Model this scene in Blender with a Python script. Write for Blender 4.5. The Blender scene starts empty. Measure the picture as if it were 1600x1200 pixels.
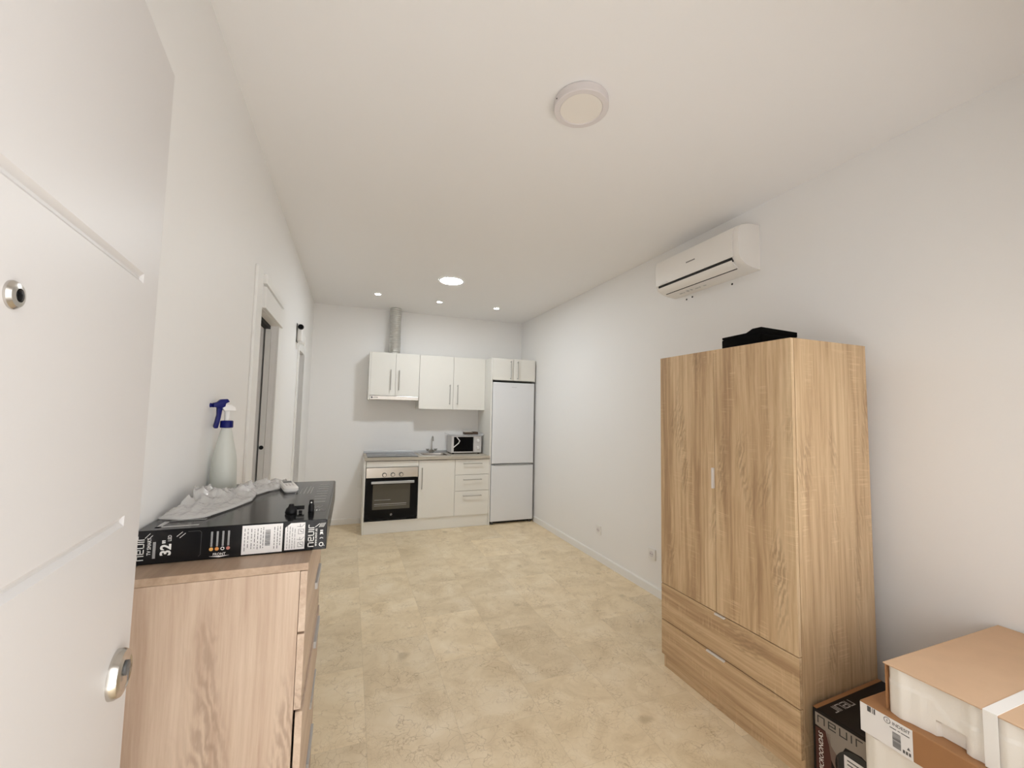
import bpy, bmesh, math, random
from mathutils import Matrix, Vector, noise
random.seed(7)
PI = math.pi
SC = bpy.context.scene
COL = SC.collection

# ------------------------------------------------------------------ helpers
class B:
    """collects shapes in one bmesh"""
    def __init__(s): s.bm = bmesh.new()
    def _merge(s, t, M=None):
        if M is not None: bmesh.ops.transform(t, matrix=M, verts=t.verts)
        me = bpy.data.meshes.new('tmp'); t.to_mesh(me); t.free()
        s.bm.from_mesh(me); bpy.data.meshes.remove(me)
        return s
    def box(s, x0, x1, y0, y1, z0, z1, bev=0.0, seg=2, M=None):
        t = bmesh.new(); bmesh.ops.create_cube(t, size=1)
        bmesh.ops.scale(t, vec=(x1-x0, y1-y0, z1-z0), verts=t.verts)
        bmesh.ops.translate(t, vec=((x0+x1)/2, (y0+y1)/2, (z0+z1)/2), verts=t.verts)
        if bev: bmesh.ops.bevel(t, geom=t.edges[:], offset=bev, segments=seg, profile=.5, affect='EDGES')
        return s._merge(t, M)
    def prism(s, poly, axis, a, b, bev=0.0, M=None):
        """poly = 2D points in the two other axes (cyclic order xyz), extruded along axis from a to b"""
        t = bmesh.new()
        def P(p, w):
            if axis == 0: return (w, p[0], p[1])
            if axis == 1: return (p[0], w, p[1])
            return (p[0], p[1], w)
        va = [t.verts.new(P(p, a)) for p in poly]; vb = [t.verts.new(P(p, b)) for p in poly]
        n = len(poly)
        t.faces.new(va); t.faces.new(vb[::-1])
        for i in range(n): t.faces.new((va[i], vb[i], vb[(i+1) % n], va[(i+1) % n]))
        bmesh.ops.recalc_face_normals(t, faces=t.faces)
        if bev: bmesh.ops.bevel(t, geom=t.edges[:], offset=bev, segments=2, profile=.5, affect='EDGES')
        return s._merge(t, M)
    def lathe(s, prof, o, axis='z', seg=40, M=None, cap=True):
        """prof = (radius, height) list; revolved around axis through o"""
        t = bmesh.new(); rings = []
        for r, h in prof:
            ring = []
            for k in range(seg):
                a = 2*PI*k/seg; c, d = r*math.cos(a), r*math.sin(a)
                if axis == 'z': v = (c, d, h)
                elif axis == 'x': v = (h, c, d)
                else: v = (d, h, c)
                ring.append(t.verts.new(v))
            rings.append(ring)
        for i in range(len(rings)-1):
            for k in range(seg):
                t.faces.new((rings[i][k], rings[i][(k+1) % seg], rings[i+1][(k+1) % seg], rings[i+1][k]))
        if cap and prof[0][0] > 1e-6: t.faces.new(rings[0][::-1])
        if cap and prof[-1][0] > 1e-6: t.faces.new(rings[-1])
        bmesh.ops.remove_doubles(t, verts=t.verts, dist=1e-6)
        bmesh.ops.recalc_face_normals(t, faces=t.faces)
        bmesh.ops.translate(t, vec=o, verts=t.verts)
        return s._merge(t, M)
    def tube(s, pts, r, seg=12, M=None):
        pts = [Vector(p) for p in pts]; t = bmesh.new(); rings = []
        rr = r if isinstance(r, (list, tuple)) else [r]*len(pts)
        up = Vector((0, 0, 1)); prev = None
        for i, p in enumerate(pts):
            d = (pts[min(i+1, len(pts)-1)] - pts[max(i-1, 0)]).normalized()
            if prev is None:
                u = d.cross(up)
                if u.length < .05: u = d.cross(Vector((1, 0, 0)))
                u.normalize()
            else:
                u = (prev - d*prev.dot(d)).normalized()
            prev = u; w = d.cross(u)
            rings.append([t.verts.new(p + (u*math.cos(2*PI*k/seg) + w*math.sin(2*PI*k/seg))*rr[i]) for k in range(seg)])
        for i in range(len(rings)-1):
            for k in range(seg):
                t.faces.new((rings[i][k], rings[i][(k+1) % seg], rings[i+1][(k+1) % seg], rings[i+1][k]))
        t.faces.new(rings[0][::-1]); t.faces.new(rings[-1])
        bmesh.ops.recalc_face_normals(t, faces=t.faces)
        return s._merge(t, M)
    def rings(s, loops):
        """skin a list of closed loops (equal counts), capped"""
        t = bmesh.new(); rs = [[t.verts.new(p) for p in L] for L in loops]; n = len(loops[0])
        for i in range(len(rs)-1):
            for k in range(n): t.faces.new((rs[i][k], rs[i][(k+1) % n], rs[i+1][(k+1) % n], rs[i+1][k]))
        t.faces.new(rs[0][::-1]); t.faces.new(rs[-1])
        bmesh.ops.recalc_face_normals(t, faces=t.faces)
        return s._merge(t)
    def flat(s, poly, F, M=None):
        """printed polygon in frame F (local x,y; normal local z)"""
        t = bmesh.new(); t.faces.new([t.verts.new((p[0], p[1], 0)) for p in poly])
        bmesh.ops.recalc_face_normals(t, faces=t.faces)
        for f in t.faces:
            if f.normal.z < 0: f.normal_flip()
        return s._merge(t, F)
    def rect(s, x0, x1, y0, y1, F): return s.flat([(x0, y0), (x1, y0), (x1, y1), (x0, y1)], F)
    def disc(s, x, y, r, F, n=20): return s.flat([(x+r*math.cos(2*PI*k/n), y+r*math.sin(2*PI*k/n)) for k in range(n)], F)
    def ring(s, x, y, r, w, F, n=24, a0=0, a1=2*PI):
        for k in range(n):
            p, q = a0+(a1-a0)*k/n, a0+(a1-a0)*(k+1)/n
            s.flat([(x+(r-w)*math.cos(p), y+(r-w)*math.sin(p)), (x+r*math.cos(p), y+r*math.sin(p)),
                    (x+r*math.cos(q), y+r*math.sin(q)), (x+(r-w)*math.cos(q), y+(r-w)*math.sin(q))], F)
        return s
    def line(s, p, q, w, F):
        p, q = Vector(p), Vector(q); d = (q-p).normalized(); n = Vector((-d.y, d.x))*w/2; e = d*w/2
        a, b = p-e, q+e
        return s.flat([a-n, b-n, b+n, a+n], F)
    def poly(s, pts, w, F):
        for a, b in zip(pts, pts[1:]): s.line(a, b, w, F)
        return s
    def strokes(s, word, h, F, wd=.8, th=.17, gap=.42):
        """square-cornered five letter logotype drawn as strokes"""
        L = {'n': [(0, 0), (0, 1), (wd, 1), (wd, 0)], 'e': [(wd, 0), (0, 0), (0, 1), (wd, 1), (wd, .5), (0, .5)],
             'v': [(0, 1), (0, 0), (wd, 0), (wd, 1)], 'i': [(0, 0), (0, 1)], 'r': [(0, 0), (0, 1), (wd*.8, 1)]}
        x = 0
        for ch in word:
            P = L[ch]; s.poly([((x+a)*h, b*h) for a, b in P], th*h, F); x += max(a for a, b in P) + gap
        return s
    def text(s, string, size, F, bold=0.0, shear=0.0, sx=1.0):
        cu = bpy.data.curves.new('t', 'FONT'); cu.body = string; cu.size = size; cu.offset = bold*size; cu.shear = shear
        cu.resolution_u = 3
        ob = bpy.data.objects.new('t', cu); COL.objects.link(ob)
        dg = bpy.context.evaluated_depsgraph_get(); ev = ob.evaluated_get(dg); me = ev.to_mesh()
        t = bmesh.new(); t.from_mesh(me); ev.to_mesh_clear()
        bpy.data.objects.remove(ob); bpy.data.curves.remove(cu)
        return s._merge(t, F @ Matrix.Diagonal((sx, 1, 1, 1)))

def frame(o, x, y):
    """plane frame: origin, x direction, y direction"""
    x, y = Vector(x).normalized(), Vector(y).normalized(); z = x.cross(y)
    M = Matrix((x, y, z)).transposed().to_4x4(); M.translation = Vector(o)
    return M

BASE = {}
def thing(name, label, cat, loc=(0, 0, 0), rz=0.0, group=None, kind=None):
    o = bpy.data.objects.new(name, None); COL.objects.link(o)
    o.empty_display_size = .1; o.location = loc; o.rotation_euler = (0, 0, rz)
    BASE[o.name] = Matrix.Translation(loc) @ Matrix.Rotation(rz, 4, 'Z')
    return tag(o, label, cat, group, kind)
def tag(o, label=None, cat=None, group=None, kind=None):
    if label: o['label'] = label
    if cat: o['category'] = cat
    if group: o['group'] = group
    if kind: o['kind'] = kind
    return o
def obj(name, b, m, parent=None, smooth=False, local=False, label=None, ang=35):
    me = bpy.data.meshes.new(name)
    if parent is not None:
        base = BASE[parent.name]
        if not local: bmesh.ops.transform(b.bm, matrix=base.inverted(), verts=b.bm.verts)
    b.bm.to_mesh(me); b.bm.free()
    me.materials.append(m)
    o = bpy.data.objects.new(name, me); COL.objects.link(o)
    if parent is not None:
        o.parent = parent; BASE[o.name] = base
    else: BASE[o.name] = Matrix.Identity(4)
    if smooth:
        for p in me.polygons: p.use_smooth = True
        me.set_sharp_from_angle(angle=math.radians(ang))
    if label: o['label'] = label
    return o
def solo(name, b, m, label, cat, loc, group=None, smooth=False, kind=None):
    """a thing that is one mesh, its origin at its base"""
    bmesh.ops.translate(b.bm, vec=-Vector(loc), verts=b.bm.verts)
    o = obj(name, b, m, None, smooth); o.location = loc
    return tag(o, label, cat, group, kind)
def dup(root, loc, label=None, rz=None):
    r = root.copy(); COL.objects.link(r); r.location = loc
    if rz is not None: r.rotation_euler = (0, 0, rz)
    if label: r['label'] = label
    for ch in list(root.children):
        c = ch.copy(); COL.objects.link(c); c.parent = r
        for g in list(ch.children):
            d = g.copy(); COL.objects.link(d); d.parent = c
    return r

# ------------------------------------------------------------------ materials
def new_mat(name):
    m = bpy.data.materials.new(name); m.use_nodes = True
    nt = m.node_tree; bs = nt.nodes['Principled BSDF']
    return m, nt, bs
def srgb(r, g, b):
    f = lambda c: (c/255/12.92) if c/255 <= .04045 else ((c/255+.055)/1.055)**2.4
    return (f(r), f(g), f(b), 1)
def mat(name, col, rough=.5, metal=0.0, coat=0.0, bump=0.0, bscale=60, spec=.5, emit=None, var=0.0):
    m, nt, bs = new_mat(name); bs.inputs['Base Color'].default_value = col
    bs.inputs['Roughness'].default_value = rough; bs.inputs['Metallic'].default_value = metal
    bs.inputs['Coat Weight'].default_value = coat; bs.inputs['Coat Roughness'].default_value = .08
    bs.inputs['Specular IOR Level'].default_value = spec
    if emit:
        bs.inputs['Emission Color'].default_value = emit[0]; bs.inputs['Emission Strength'].default_value = emit[1]
    if bump or var:
        tc = nt.nodes.new('ShaderNodeTexCoord'); nz = nt.nodes.new('ShaderNodeTexNoise')
        nz.inputs['Scale'].default_value = bscale; nz.inputs['Detail'].default_value = 3
        nt.links.new(tc.outputs['Object'], nz.inputs['Vector'])
        if bump:
            bp = nt.nodes.new('ShaderNodeBump'); bp.inputs['Strength'].default_value = bump; bp.inputs['Distance'].default_value = .01
            nt.links.new(nz.outputs['Fac'], bp.inputs['Height']); nt.links.new(bp.outputs['Normal'], bs.inputs['Normal'])
        if var:
            mx = nt.nodes.new('ShaderNodeMix'); mx.data_type = 'RGBA'
            mx.inputs['A'].default_value = tuple(c*(1-var) for c in col[:3])+(1,); mx.inputs['B'].default_value = tuple(min(1, c*(1+var)) for c in col[:3])+(1,)
            nt.links.new(nz.outputs['Fac'], mx.inputs['Factor']); nt.links.new(mx.outputs['Result'], bs.inputs['Base Color'])
    return m
def ramp(nt, stops):
    r = nt.nodes.new('ShaderNodeValToRGB'); e = r.color_ramp.elements
    e[0].position, e[0].color = stops[0]; e[1].position, e[1].color = stops[-1]
    for p, c in stops[1:-1]:
        x = e.new(p); x.color = c
    return r
def wood(name, dark, mid, light, grain=2, rough=.5, fine=1.0, saw=True, seed=0.0, contrast=1.0):
    m, nt, bs = new_mat(name); L = nt.links.new
    tc = nt.nodes.new('ShaderNodeTexCoord')
    mp = nt.nodes.new('ShaderNodeMapping'); L(tc.outputs['Object'], mp.inputs['Vector'])
    mp.inputs['Location'].default_value = (seed, seed*1.7, seed*.6)
    sc = [1.0, 1.0, 1.0]; sc[grain] = .045; mp.inputs['Scale'].default_value = sc
    # slow bending of the grain
    wz = nt.nodes.new('ShaderNodeTexNoise'); wz.inputs['Scale'].default_value = 7; wz.inputs['Detail'].default_value = 2
    mp2 = nt.nodes.new('ShaderNodeMapping'); s2 = [1.0, 1.0, 1.0]; s2[grain] = .3; mp2.inputs['Scale'].default_value = s2
    mp2.inputs['Location'].default_value = (seed*2, seed, seed)
    L(tc.outputs['Object'], mp2.inputs['Vector']); L(mp2.outputs['Vector'], wz.inputs['Vector'])
    sub = nt.nodes.new('ShaderNodeVectorMath'); sub.operation = 'MULTIPLY_ADD'
    sub.inputs[1].default_value = (.02, .02, .02); L(wz.outputs['Color'], sub.inputs[0]); L(mp.outputs['Vector'], sub.inputs[2])
    n1 = nt.nodes.new('ShaderNodeTexNoise'); n1.inputs['Scale'].default_value = 55*fine; n1.inputs['Detail'].default_value = 6; n1.inputs['Roughness'].default_value = .65
    L(sub.outputs['Vector'], n1.inputs['Vector'])
    n2 = nt.nodes.new('ShaderNodeTexNoise'); n2.inputs['Scale'].default_value = 11*fine; n2.inputs['Detail'].default_value = 2
    L(sub.outputs['Vector'], n2.inputs['Vector'])
    ad = nt.nodes.new('ShaderNodeMath'); ad.operation = 'MULTIPLY_ADD'; ad.inputs[1].default_value = .55
    L(n1.outputs['Fac'], ad.inputs[0])
    m2 = nt.nodes.new('ShaderNodeMath'); m2.operation = 'MULTIPLY'; m2.inputs[1].default_value = .45; L(n2.outputs['Fac'], m2.inputs[0])
    L(m2.outputs[0], ad.inputs[2])
    c = .13/contrast
    rp = ramp(nt, [(.5-c, dark), (.5, mid), (.5+c, light)]); L(ad.outputs[0], rp.inputs['Fac'])
    out = rp.outputs['Color']
    # cathedral figure: dark feathered patches
    wv = nt.nodes.new('ShaderNodeTexWave'); wv.wave_type = 'BANDS'; wv.bands_direction = 'DIAGONAL'
    mp3 = nt.nodes.new('ShaderNodeMapping'); s3 = [1.0, 1.0, 1.0]; s3[grain] = .28; mp3.inputs['Scale'].default_value = s3
    L(tc.outputs['Object'], mp3.inputs['Vector']); L(mp3.outputs['Vector'], wv.inputs['Vector'])
    wv.inputs['Scale'].default_value = 30; wv.inputs['Distortion'].default_value = 9; wv.inputs['Detail'].default_value = 3; wv.inputs['Detail Scale'].default_value = 1.6
    nm = nt.nodes.new('ShaderNodeTexNoise'); nm.inputs['Scale'].default_value = 5.5; nm.inputs['Detail'].default_value = 1
    mp4 = nt.nodes.new('ShaderNodeMapping'); s4 = [1.6, 1.6, 1.6]; s4[grain] = .4; mp4.inputs['Scale'].default_value = s4
    mp4.inputs['Location'].default_value = (seed+3, seed, 1)
    L(tc.outputs['Object'], mp4.inputs['Vector']); L(mp4.outputs['Vector'], nm.inputs['Vector'])
    rm = ramp(nt, [(.56, (0, 0, 0, 1)), (.70, (1, 1, 1, 1))]); L(nm.outputs['Fac'], rm.inputs['Fac'])
    mm = nt.nodes.new('ShaderNodeMath'); mm.operation = 'MULTIPLY'; L(rm.outputs['Color'], mm.inputs[0]); L(wv.outputs['Fac'], mm.inputs[1])
    mk = nt.nodes.new('ShaderNodeMath'); mk.operation = 'MULTIPLY'; mk.inputs[1].default_value = .6; L(mm.outputs[0], mk.inputs[0])
    mx = nt.nodes.new('ShaderNodeMix'); mx.data_type = 'RGBA'; L(mk.outputs[0], mx.inputs['Factor']); L(out, mx.inputs['A'])
    mx.inputs['B'].default_value = tuple(v*.72 for v in dark[:3])+(1,); out = mx.outputs['Result']
    if saw:   # pale cross-grain saw marks in patches
        n3 = nt.nodes.new('ShaderNodeTexNoise'); n3.inputs['Scale'].default_value = 60; n3.inputs['Detail'].default_value = 2
        mp5 = nt.nodes.new('ShaderNodeMapping'); s5 = [.12, .12, .12]; s5[grain] = 2.2; mp5.inputs['Scale'].default_value = s5
        L(tc.outputs['Object'], mp5.inputs['Vector']); L(mp5.outputs['Vector'], n3.inputs['Vector'])
        n4 = nt.nodes.new('ShaderNodeTexNoise'); n4.inputs['Scale'].default_value = 9; n4.inputs['Detail'].default_value = 2
        mp6 = nt.nodes.new('ShaderNodeMapping'); s6 = [1.3, 1.3, 1.3]; s6[grain] = .35; mp6.inputs['Scale'].default_value = s6
        mp6.inputs['Location'].default_value = (seed, 4+seed, 2)
        L(tc.outputs['Object'], mp6.inputs['Vector']); L(mp6.outputs['Vector'], n4.inputs['Vector'])
        r3 = ramp(nt, [(.55, (0, 0, 0, 1)), (.66, (1, 1, 1, 1))]); L(n3.outputs['Fac'], r3.inputs['Fac'])
        r4 = ramp(nt, [(.52, (0, 0, 0, 1)), (.66, (.34, .34, .34, 1))]); L(n4.outputs['Fac'], r4.inputs['Fac'])
        m5 = nt.nodes.new('ShaderNodeMath'); m5.operation = 'MULTIPLY'; L(r3.outputs['Color'], m5.inputs[0]); L(r4.outputs['Color'], m5.inputs[1])
        mx2 = nt.nodes.new('ShaderNodeMix'); mx2.data_type = 'RGBA'; L(m5.outputs[0], mx2.inputs['Factor']); L(out, mx2.inputs['A'])
        mx2.inputs['B'].default_value = tuple(min(1, v*1.18) for v in light[:3])+(1,); out = mx2.outputs['Result']
    L(out, bs.inputs['Base Color']); bs.inputs['Roughness'].default_value = rough; bs.inputs['Specular IOR Level'].default_value = .35
    bp = nt.nodes.new('ShaderNodeBump'); bp.inputs['Strength'].default_value = .08; bp.inputs['Distance'].default_value = .002
    L(n1.outputs['Fac'], bp.inputs['Height']); L(bp.outputs['Normal'], bs.inputs['Normal'])
    return m

M = {}
M['wall'] = mat('white_wall_paint', (.835, .828, .82, 1), .55, bump=.02, bscale=120, spec=.3)
M['ceil'] = mat('white_ceiling_paint', (.85, .843, .845, 1), .7, spec=.2)
M['trim'] = mat('white_trim_lacquer', (.82, .815, .80, 1), .35)
M['lacquer'] = mat('cream_white_kitchen_front', (.78, .765, .72, 1), .32)
M['carcass'] = mat('white_melamine', (.78, .77, .73, 1), .4)
M['doorpaint'] = mat('white_satin_door_paint', (.62, .60, .59, 1), .42, spec=.35)
M['fridge'] = mat('white_fridge_enamel', (.74, .75, .77, 1), .22)
M['steel'] = mat('brushed_stainless_steel', (.55, .52, .48, 1), .26, 1.0)
M['chrome'] = mat('polished_chrome', (.50, .50, .49, 1), .06, 1.0)
M['satin'] = mat('satin_nickel', (.60, .57, .53, 1), .24, 1.0)
M['handle'] = mat('satin_grey_handle', (.50, .49, .47, 1), .35, .8)
M['alu'] = mat('crinkled_aluminium', (.62, .62, .60, 1), .3, 1.0, bump=.5, bscale=70)
M['alutab'] = mat('aluminium_tab', (.72, .69, .66, 1), .4, .35)
M['tab_grey'] = mat('grey_anodised_tab', (.45, .435, .42, 1), .45, .3)
M['black'] = mat('black_glass', (.004, .004, .0045, 1), .12, 0, spec=.12)
M['hob'] = mat('black_ceramic_glass', (.02, .021, .022, 1), .16, 0, spec=.3)
M['ovenglass'] = mat('oven_window_glass', (.075, .068, .052, 1), .12)
M['dark'] = mat('dark_gap', (.012, .012, .012, 1), .7)
M['blackplastic'] = mat('black_plastic', (.005, .005, .006, 1), .45, spec=.25)
M['blackcloth'] = mat('black_fabric', (.004, .004, .004, 1), .9, spec=.1, bump=.2, bscale=300)
M['plastic'] = mat('white_plastic', (.80, .79, .77, 1), .35)
M['acplastic'] = mat('white_air_conditioner_plastic', (.80, .775, .74, 1), .35)
M['lampring'] = mat('white_lamp_rim', (.70, .66, .66, 1), .4)
M['diffoff'] = mat('lamp_diffuser_unlit', (.82, .78, .73, 1), .5)
M['lamp'] = mat('lamp_diffuser_lit', (.9, .9, .9, 1), .5, emit=((.90, .96, 1, 1), 92))
M['spot'] = mat('spotlight_bulb_lit', (.9, .9, .9, 1), .5, emit=((.98, .98, .92, 1), 30))
M['print'] = mat('white_print', (.80, .79, .77, 1), .4)
M['greyprint'] = mat('grey_print', (.45, .45, .45, 1), .4)
M['blackprint'] = mat('black_print', (.02, .02, .02, 1), .5)
M['paper'] = mat('white_label_paper', (.80, .78, .77, 1), .5)
M['card_black'] = mat('glossy_black_printed_carton', (.010, .010, .011, 1), .14, spec=.3, bump=.02, bscale=14)
M['card'] = mat('brown_cardboard', srgb(205, 173, 143), .75, spec=.2, var=.07, bscale=14, bump=.04)
M['card_d'] = mat('darker_brown_cardboard', srgb(160, 116, 78), .65, spec=.3, var=.07, bscale=14)
M['foam'] = mat('white_polystyrene_foam', (.80, .76, .70, 1), .38, bump=.06, bscale=260, spec=.5)
M['strap'] = mat('white_plastic_strap', (.85, .83, .80, 1), .35)
M['blue'] = mat('dark_blue_plastic', (.003, .006, .12, 1), .4, spec=.25)
M['red'] = mat('dark_red_print', (.06, .011, .009, 1), .4)
M['bandgrey'] = mat('grey_printed_band', (.26, .225, .195, 1), .4)
M['photo_grey'] = mat('brownish_printed_photo', (.16, .11, .09, 1), .45, var=.25, bscale=18)
M['card_micro'] = mat('dark_printed_carton', (.008, .006, .006, 1), .4, spec=.25)
M['brownwood'] = mat('dark_brown_carton', (.055, .026, .012, 1), .5, var=.3, bscale=30)
M['greybrown'] = mat('grey_brown_paper', (.33, .29, .23, 1), .6)
M['orange'] = mat('orange_print', (.75, .30, .07, 1), .5)
M['amber'] = mat('amber_print', (.80, .43, .12, 1), .5)
M['rose'] = mat('rose_print', (.55, .20, .16, 1), .5)
M['darkgrey'] = mat('dark_grey_plastic', (.09, .09, .09, 1), .4)
M['micro'] = mat('silver_white_microwave', (.62, .60, .59, 1), .3, .1)
M['grip'] = mat('grey_handle_strip', (.42, .43, .44, 1), .3, .6)
M['jambblue'] = mat('blue_grey_seal', (.10, .11, .15, 1), .5)
M['duskwood'] = mat('grey_laminate', srgb(196, 190, 178), .4, var=.12, bscale=40)

def translucent(name, col, tr, rough=.1, bump=0, bscale=30, spec=.5):
    m, nt, bs = new_mat(name); L = nt.links.new
    bs.inputs['Base Color'].default_value = col; bs.inputs['Roughness'].default_value = rough; bs.inputs['Specular IOR Level'].default_value = spec
    t = nt.nodes.new('ShaderNodeBsdfTransparent'); mx = nt.nodes.new('ShaderNodeMixShader'); mx.inputs[0].default_value = 1-tr
    L(t.outputs[0], mx.inputs[1]); L(bs.outputs[0], mx.inputs[2]); L(mx.outputs[0], nt.nodes['Material Output'].inputs['Surface'])
    if bump:
        tc = nt.nodes.new('ShaderNodeTexCoord'); nz = nt.nodes.new('ShaderNodeTexNoise'); nz.inputs['Scale'].default_value = bscale; nz.inputs['Detail'].default_value = 4
        bp = nt.nodes.new('ShaderNodeBump'); bp.inputs['Strength'].default_value = bump; bp.inputs['Distance'].default_value = .01
        L(tc.outputs['Object'], nz.inputs['Vector']); L(nz.outputs['Fac'], bp.inputs['Height']); L(bp.outputs['Normal'], bs.inputs['Normal'])
    return m
M['bag'] = translucent('clear_crumpled_plastic', (.84, .83, .82, 1), .48, .10, bump=.3, bscale=70, spec=1.0)
M['film'] = translucent('clear_protective_film', (.74, .73, .73, 1), .35, .15, bump=.4, bscale=40, spec=.8)
M['bottle'] = translucent('frosted_translucent_plastic', (.72, .74, .69, 1), .22, .3)
M['liquid'] = translucent('pale_greenish_liquid', (.70, .73, .60, 1), .25, .25)

WD, WM, WL = srgb(168, 138, 106), srgb(198, 169, 133), srgb(218, 193, 158)
M['oak'] = wood('sonoma_oak_upright', WD, WM, WL, 2, seed=.3)
M['oak2'] = wood('sonoma_oak_upright_second', WD, WM, WL, 2, seed=5.1)
M['oaks'] = wood('sonoma_oak_side', WD, WM, WL, 2, seed=2.2, contrast=.85)
M['oakh'] = wood('sonoma_oak_lengthwise', WD, WM, WL, 1, seed=1.4)
CD, CM, CL = srgb(174, 149, 129), srgb(195, 173, 153), srgb(211, 191, 171)
M['ash'] = wood('pale_ash_upright', CD, CM, CL, 2, seed=.9, saw=False, contrast=.8)
M['ashd'] = wood('pale_ash_front', CD, CM, CL, 1, seed=2.9, saw=False, contrast=.8)
M['asht'] = wood('pale_ash_top', srgb(150, 125, 104), srgb(172, 148, 126), srgb(188, 164, 142), 1, seed=4.2, saw=False, contrast=.7, rough=.35)
M['worktop'] = wood('grey_oak_worktop', srgb(150, 142, 128), srgb(178, 170, 156), srgb(200, 193, 180), 0, seed=1.9, saw=False)

def floor_mat():
    m, nt, bs = new_mat('beige_marble_tiles'); L = nt.links.new
    N = nt.nodes.new
    def math_(op, a, b=None, c=None):
        n = N('ShaderNodeMath'); n.operation = op
        for i, v in enumerate((a, b, c)):
            if v is None: continue
            if isinstance(v, (int, float)): n.inputs[i].default_value = v
            else: L(v, n.inputs[i])
        return n.outputs[0]
    tc = N('ShaderNodeTexCoord'); sp = N('ShaderNodeSeparateXYZ'); L(tc.outputs['Object'], sp.inputs[0])
    W, LN = .38, .54
    cx = math_('DIVIDE', math_('ADD', sp.outputs[0], .04+W*20), W)
    ci = math_('FLOOR', cx); fx = math_('SUBTRACT', cx, ci)
    off = math_('MULTIPLY', math_('SUBTRACT', ci, 20), .41)
    ry = math_('SUBTRACT', math_('DIVIDE', math_('ADD', sp.outputs[1], LN*20-.43), LN), math_('MULTIPLY', off, 1))
    ri = math_('FLOOR', ry); fy = math_('SUBTRACT', ry, ri)
    cmb = N('ShaderNodeCombineXYZ'); L(ci, cmb.inputs[0]); L(ri, cmb.inputs[1])
    wn = N('ShaderNodeTexWhiteNoise'); wn.noise_dimensions = '3D'; L(cmb.outputs[0], wn.inputs['Vector'])
    # per-tile shifted texture space
    sh = N('ShaderNodeVectorMath'); sh.operation = 'MULTIPLY_ADD'; sh.inputs[1].default_value = (9, 9, 9)
    L(wn.outputs['Color'], sh.inputs[0]); L(tc.outputs['Object'], sh.inputs[2])
    # mottle
    n1 = N('ShaderNodeTexNoise'); n1.inputs['Scale'].default_value = 5; n1.inputs['Detail'].default_value = 6; n1.inputs['Roughness'].default_value = .62; n1.inputs['Distortion'].default_value = .8
    L(sh.outputs[0], n1.inputs['Vector'])
    base = ramp(nt, [(.3, srgb(211, 190, 155)), (.5, srgb(226, 207, 174)), (.72, srgb(236, 220, 192))]); L(n1.outputs['Fac'], base.inputs['Fac'])
    # tile tone
    tone = N('ShaderNodeMapRange'); L(wn.outputs['Value'], tone.inputs['Value']); tone.inputs['To Min'].default_value = .91; tone.inputs['To Max'].default_value = 1.05
    tm = N('ShaderNodeMix'); tm.data_type = 'RGBA'; tm.blend_type = 'MULTIPLY'; tm.inputs['Factor'].default_value = 1
    L(base.outputs['Color'], tm.inputs['A']); L(tone.outputs[0], tm.inputs['B'])
    # veins: distorted voronoi edges, broken up by noise
    dn = N('ShaderNodeTexNoise'); dn.inputs['Scale'].default_value = 7; dn.inputs['Detail'].default_value = 4; L(sh.outputs[0], dn.inputs['Vector'])
    dv = N('ShaderNodeVectorMath'); dv.operation = 'MULTIPLY_ADD'; dv.inputs[1].default_value = (.22, .22, .22); L(dn.outputs['Color'], dv.inputs[0]); L(sh.outputs[0], dv.inputs[2])
    out = tm.outputs['Result']
    for scale, w, lo, hi, strength, colr in ((6, .012, .47, .64, .50, (140, 110, 74)), (14, .026, .46, .62, .50, (152, 122, 84)), (27, .05, .47, .62, .42, (160, 132, 94)), (48, .07, .50, .64, .35, (164, 138, 100))):
        vo = N('ShaderNodeTexVoronoi'); vo.feature = 'DISTANCE_TO_EDGE'; vo.inputs['Scale'].default_value = scale; L(dv.outputs[0], vo.inputs['Vector'])
        r = ramp(nt, [(0, (1, 1, 1, 1)), (w, (0, 0, 0, 1))]); L(vo.outputs['Distance'], r.inputs['Fac'])
        nm = N('ShaderNodeTexNoise'); nm.inputs['Scale'].default_value = 4.2+scale*.12; nm.inputs['Detail'].default_value = 3
        o2 = N('ShaderNodeVectorMath'); o2.operation = 'ADD'; o2.inputs[1].default_value = (scale, 1, 2); L(sh.outputs[0], o2.inputs[0]); L(o2.outputs[0], nm.inputs['Vector'])
        r2 = ramp(nt, [(lo, (0, 0, 0, 1)), (hi, (1, 1, 1, 1))]); L(nm.outputs['Fac'], r2.inputs['Fac'])
        k = math_('MULTIPLY', math_('MULTIPLY', r.outputs['Color'], r2.outputs['Color']), strength)
        mx = N('ShaderNodeMix'); mx.data_type = 'RGBA'; L(k, mx.inputs['Factor']); L(out, mx.inputs['A']); mx.inputs['B'].default_value = srgb(*colr); out = mx.outputs['Result']
    # a few brown stains
    ns = N('ShaderNodeTexNoise'); ns.inputs['Scale'].default_value = 6.5; ns.inputs['Detail'].default_value = 1; L(sh.outputs[0], ns.inputs['Vector'])
    rs = ramp(nt, [(.74, (0, 0, 0, 1)), (.82, (.4, .4, .4, 1))]); L(ns.outputs['Fac'], rs.inputs['Fac'])
    mx = N('ShaderNodeMix'); mx.data_type = 'RGBA'; L(rs.outputs['Color'], mx.inputs['Factor']); L(out, mx.inputs['A']); mx.inputs['B'].default_value = srgb(150, 125, 85); out = mx.outputs['Result']
    # joints
    ex = math_('MULTIPLY', math_('MINIMUM', fx, math_('SUBTRACT', 1, fx)), W); ey = math_('MULTIPLY', math_('MINIMUM', fy, math_('SUBTRACT', 1, fy)), LN)
    ed = math_('LESS_THAN', math_('MINIMUM', ex, ey), .0012)
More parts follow.
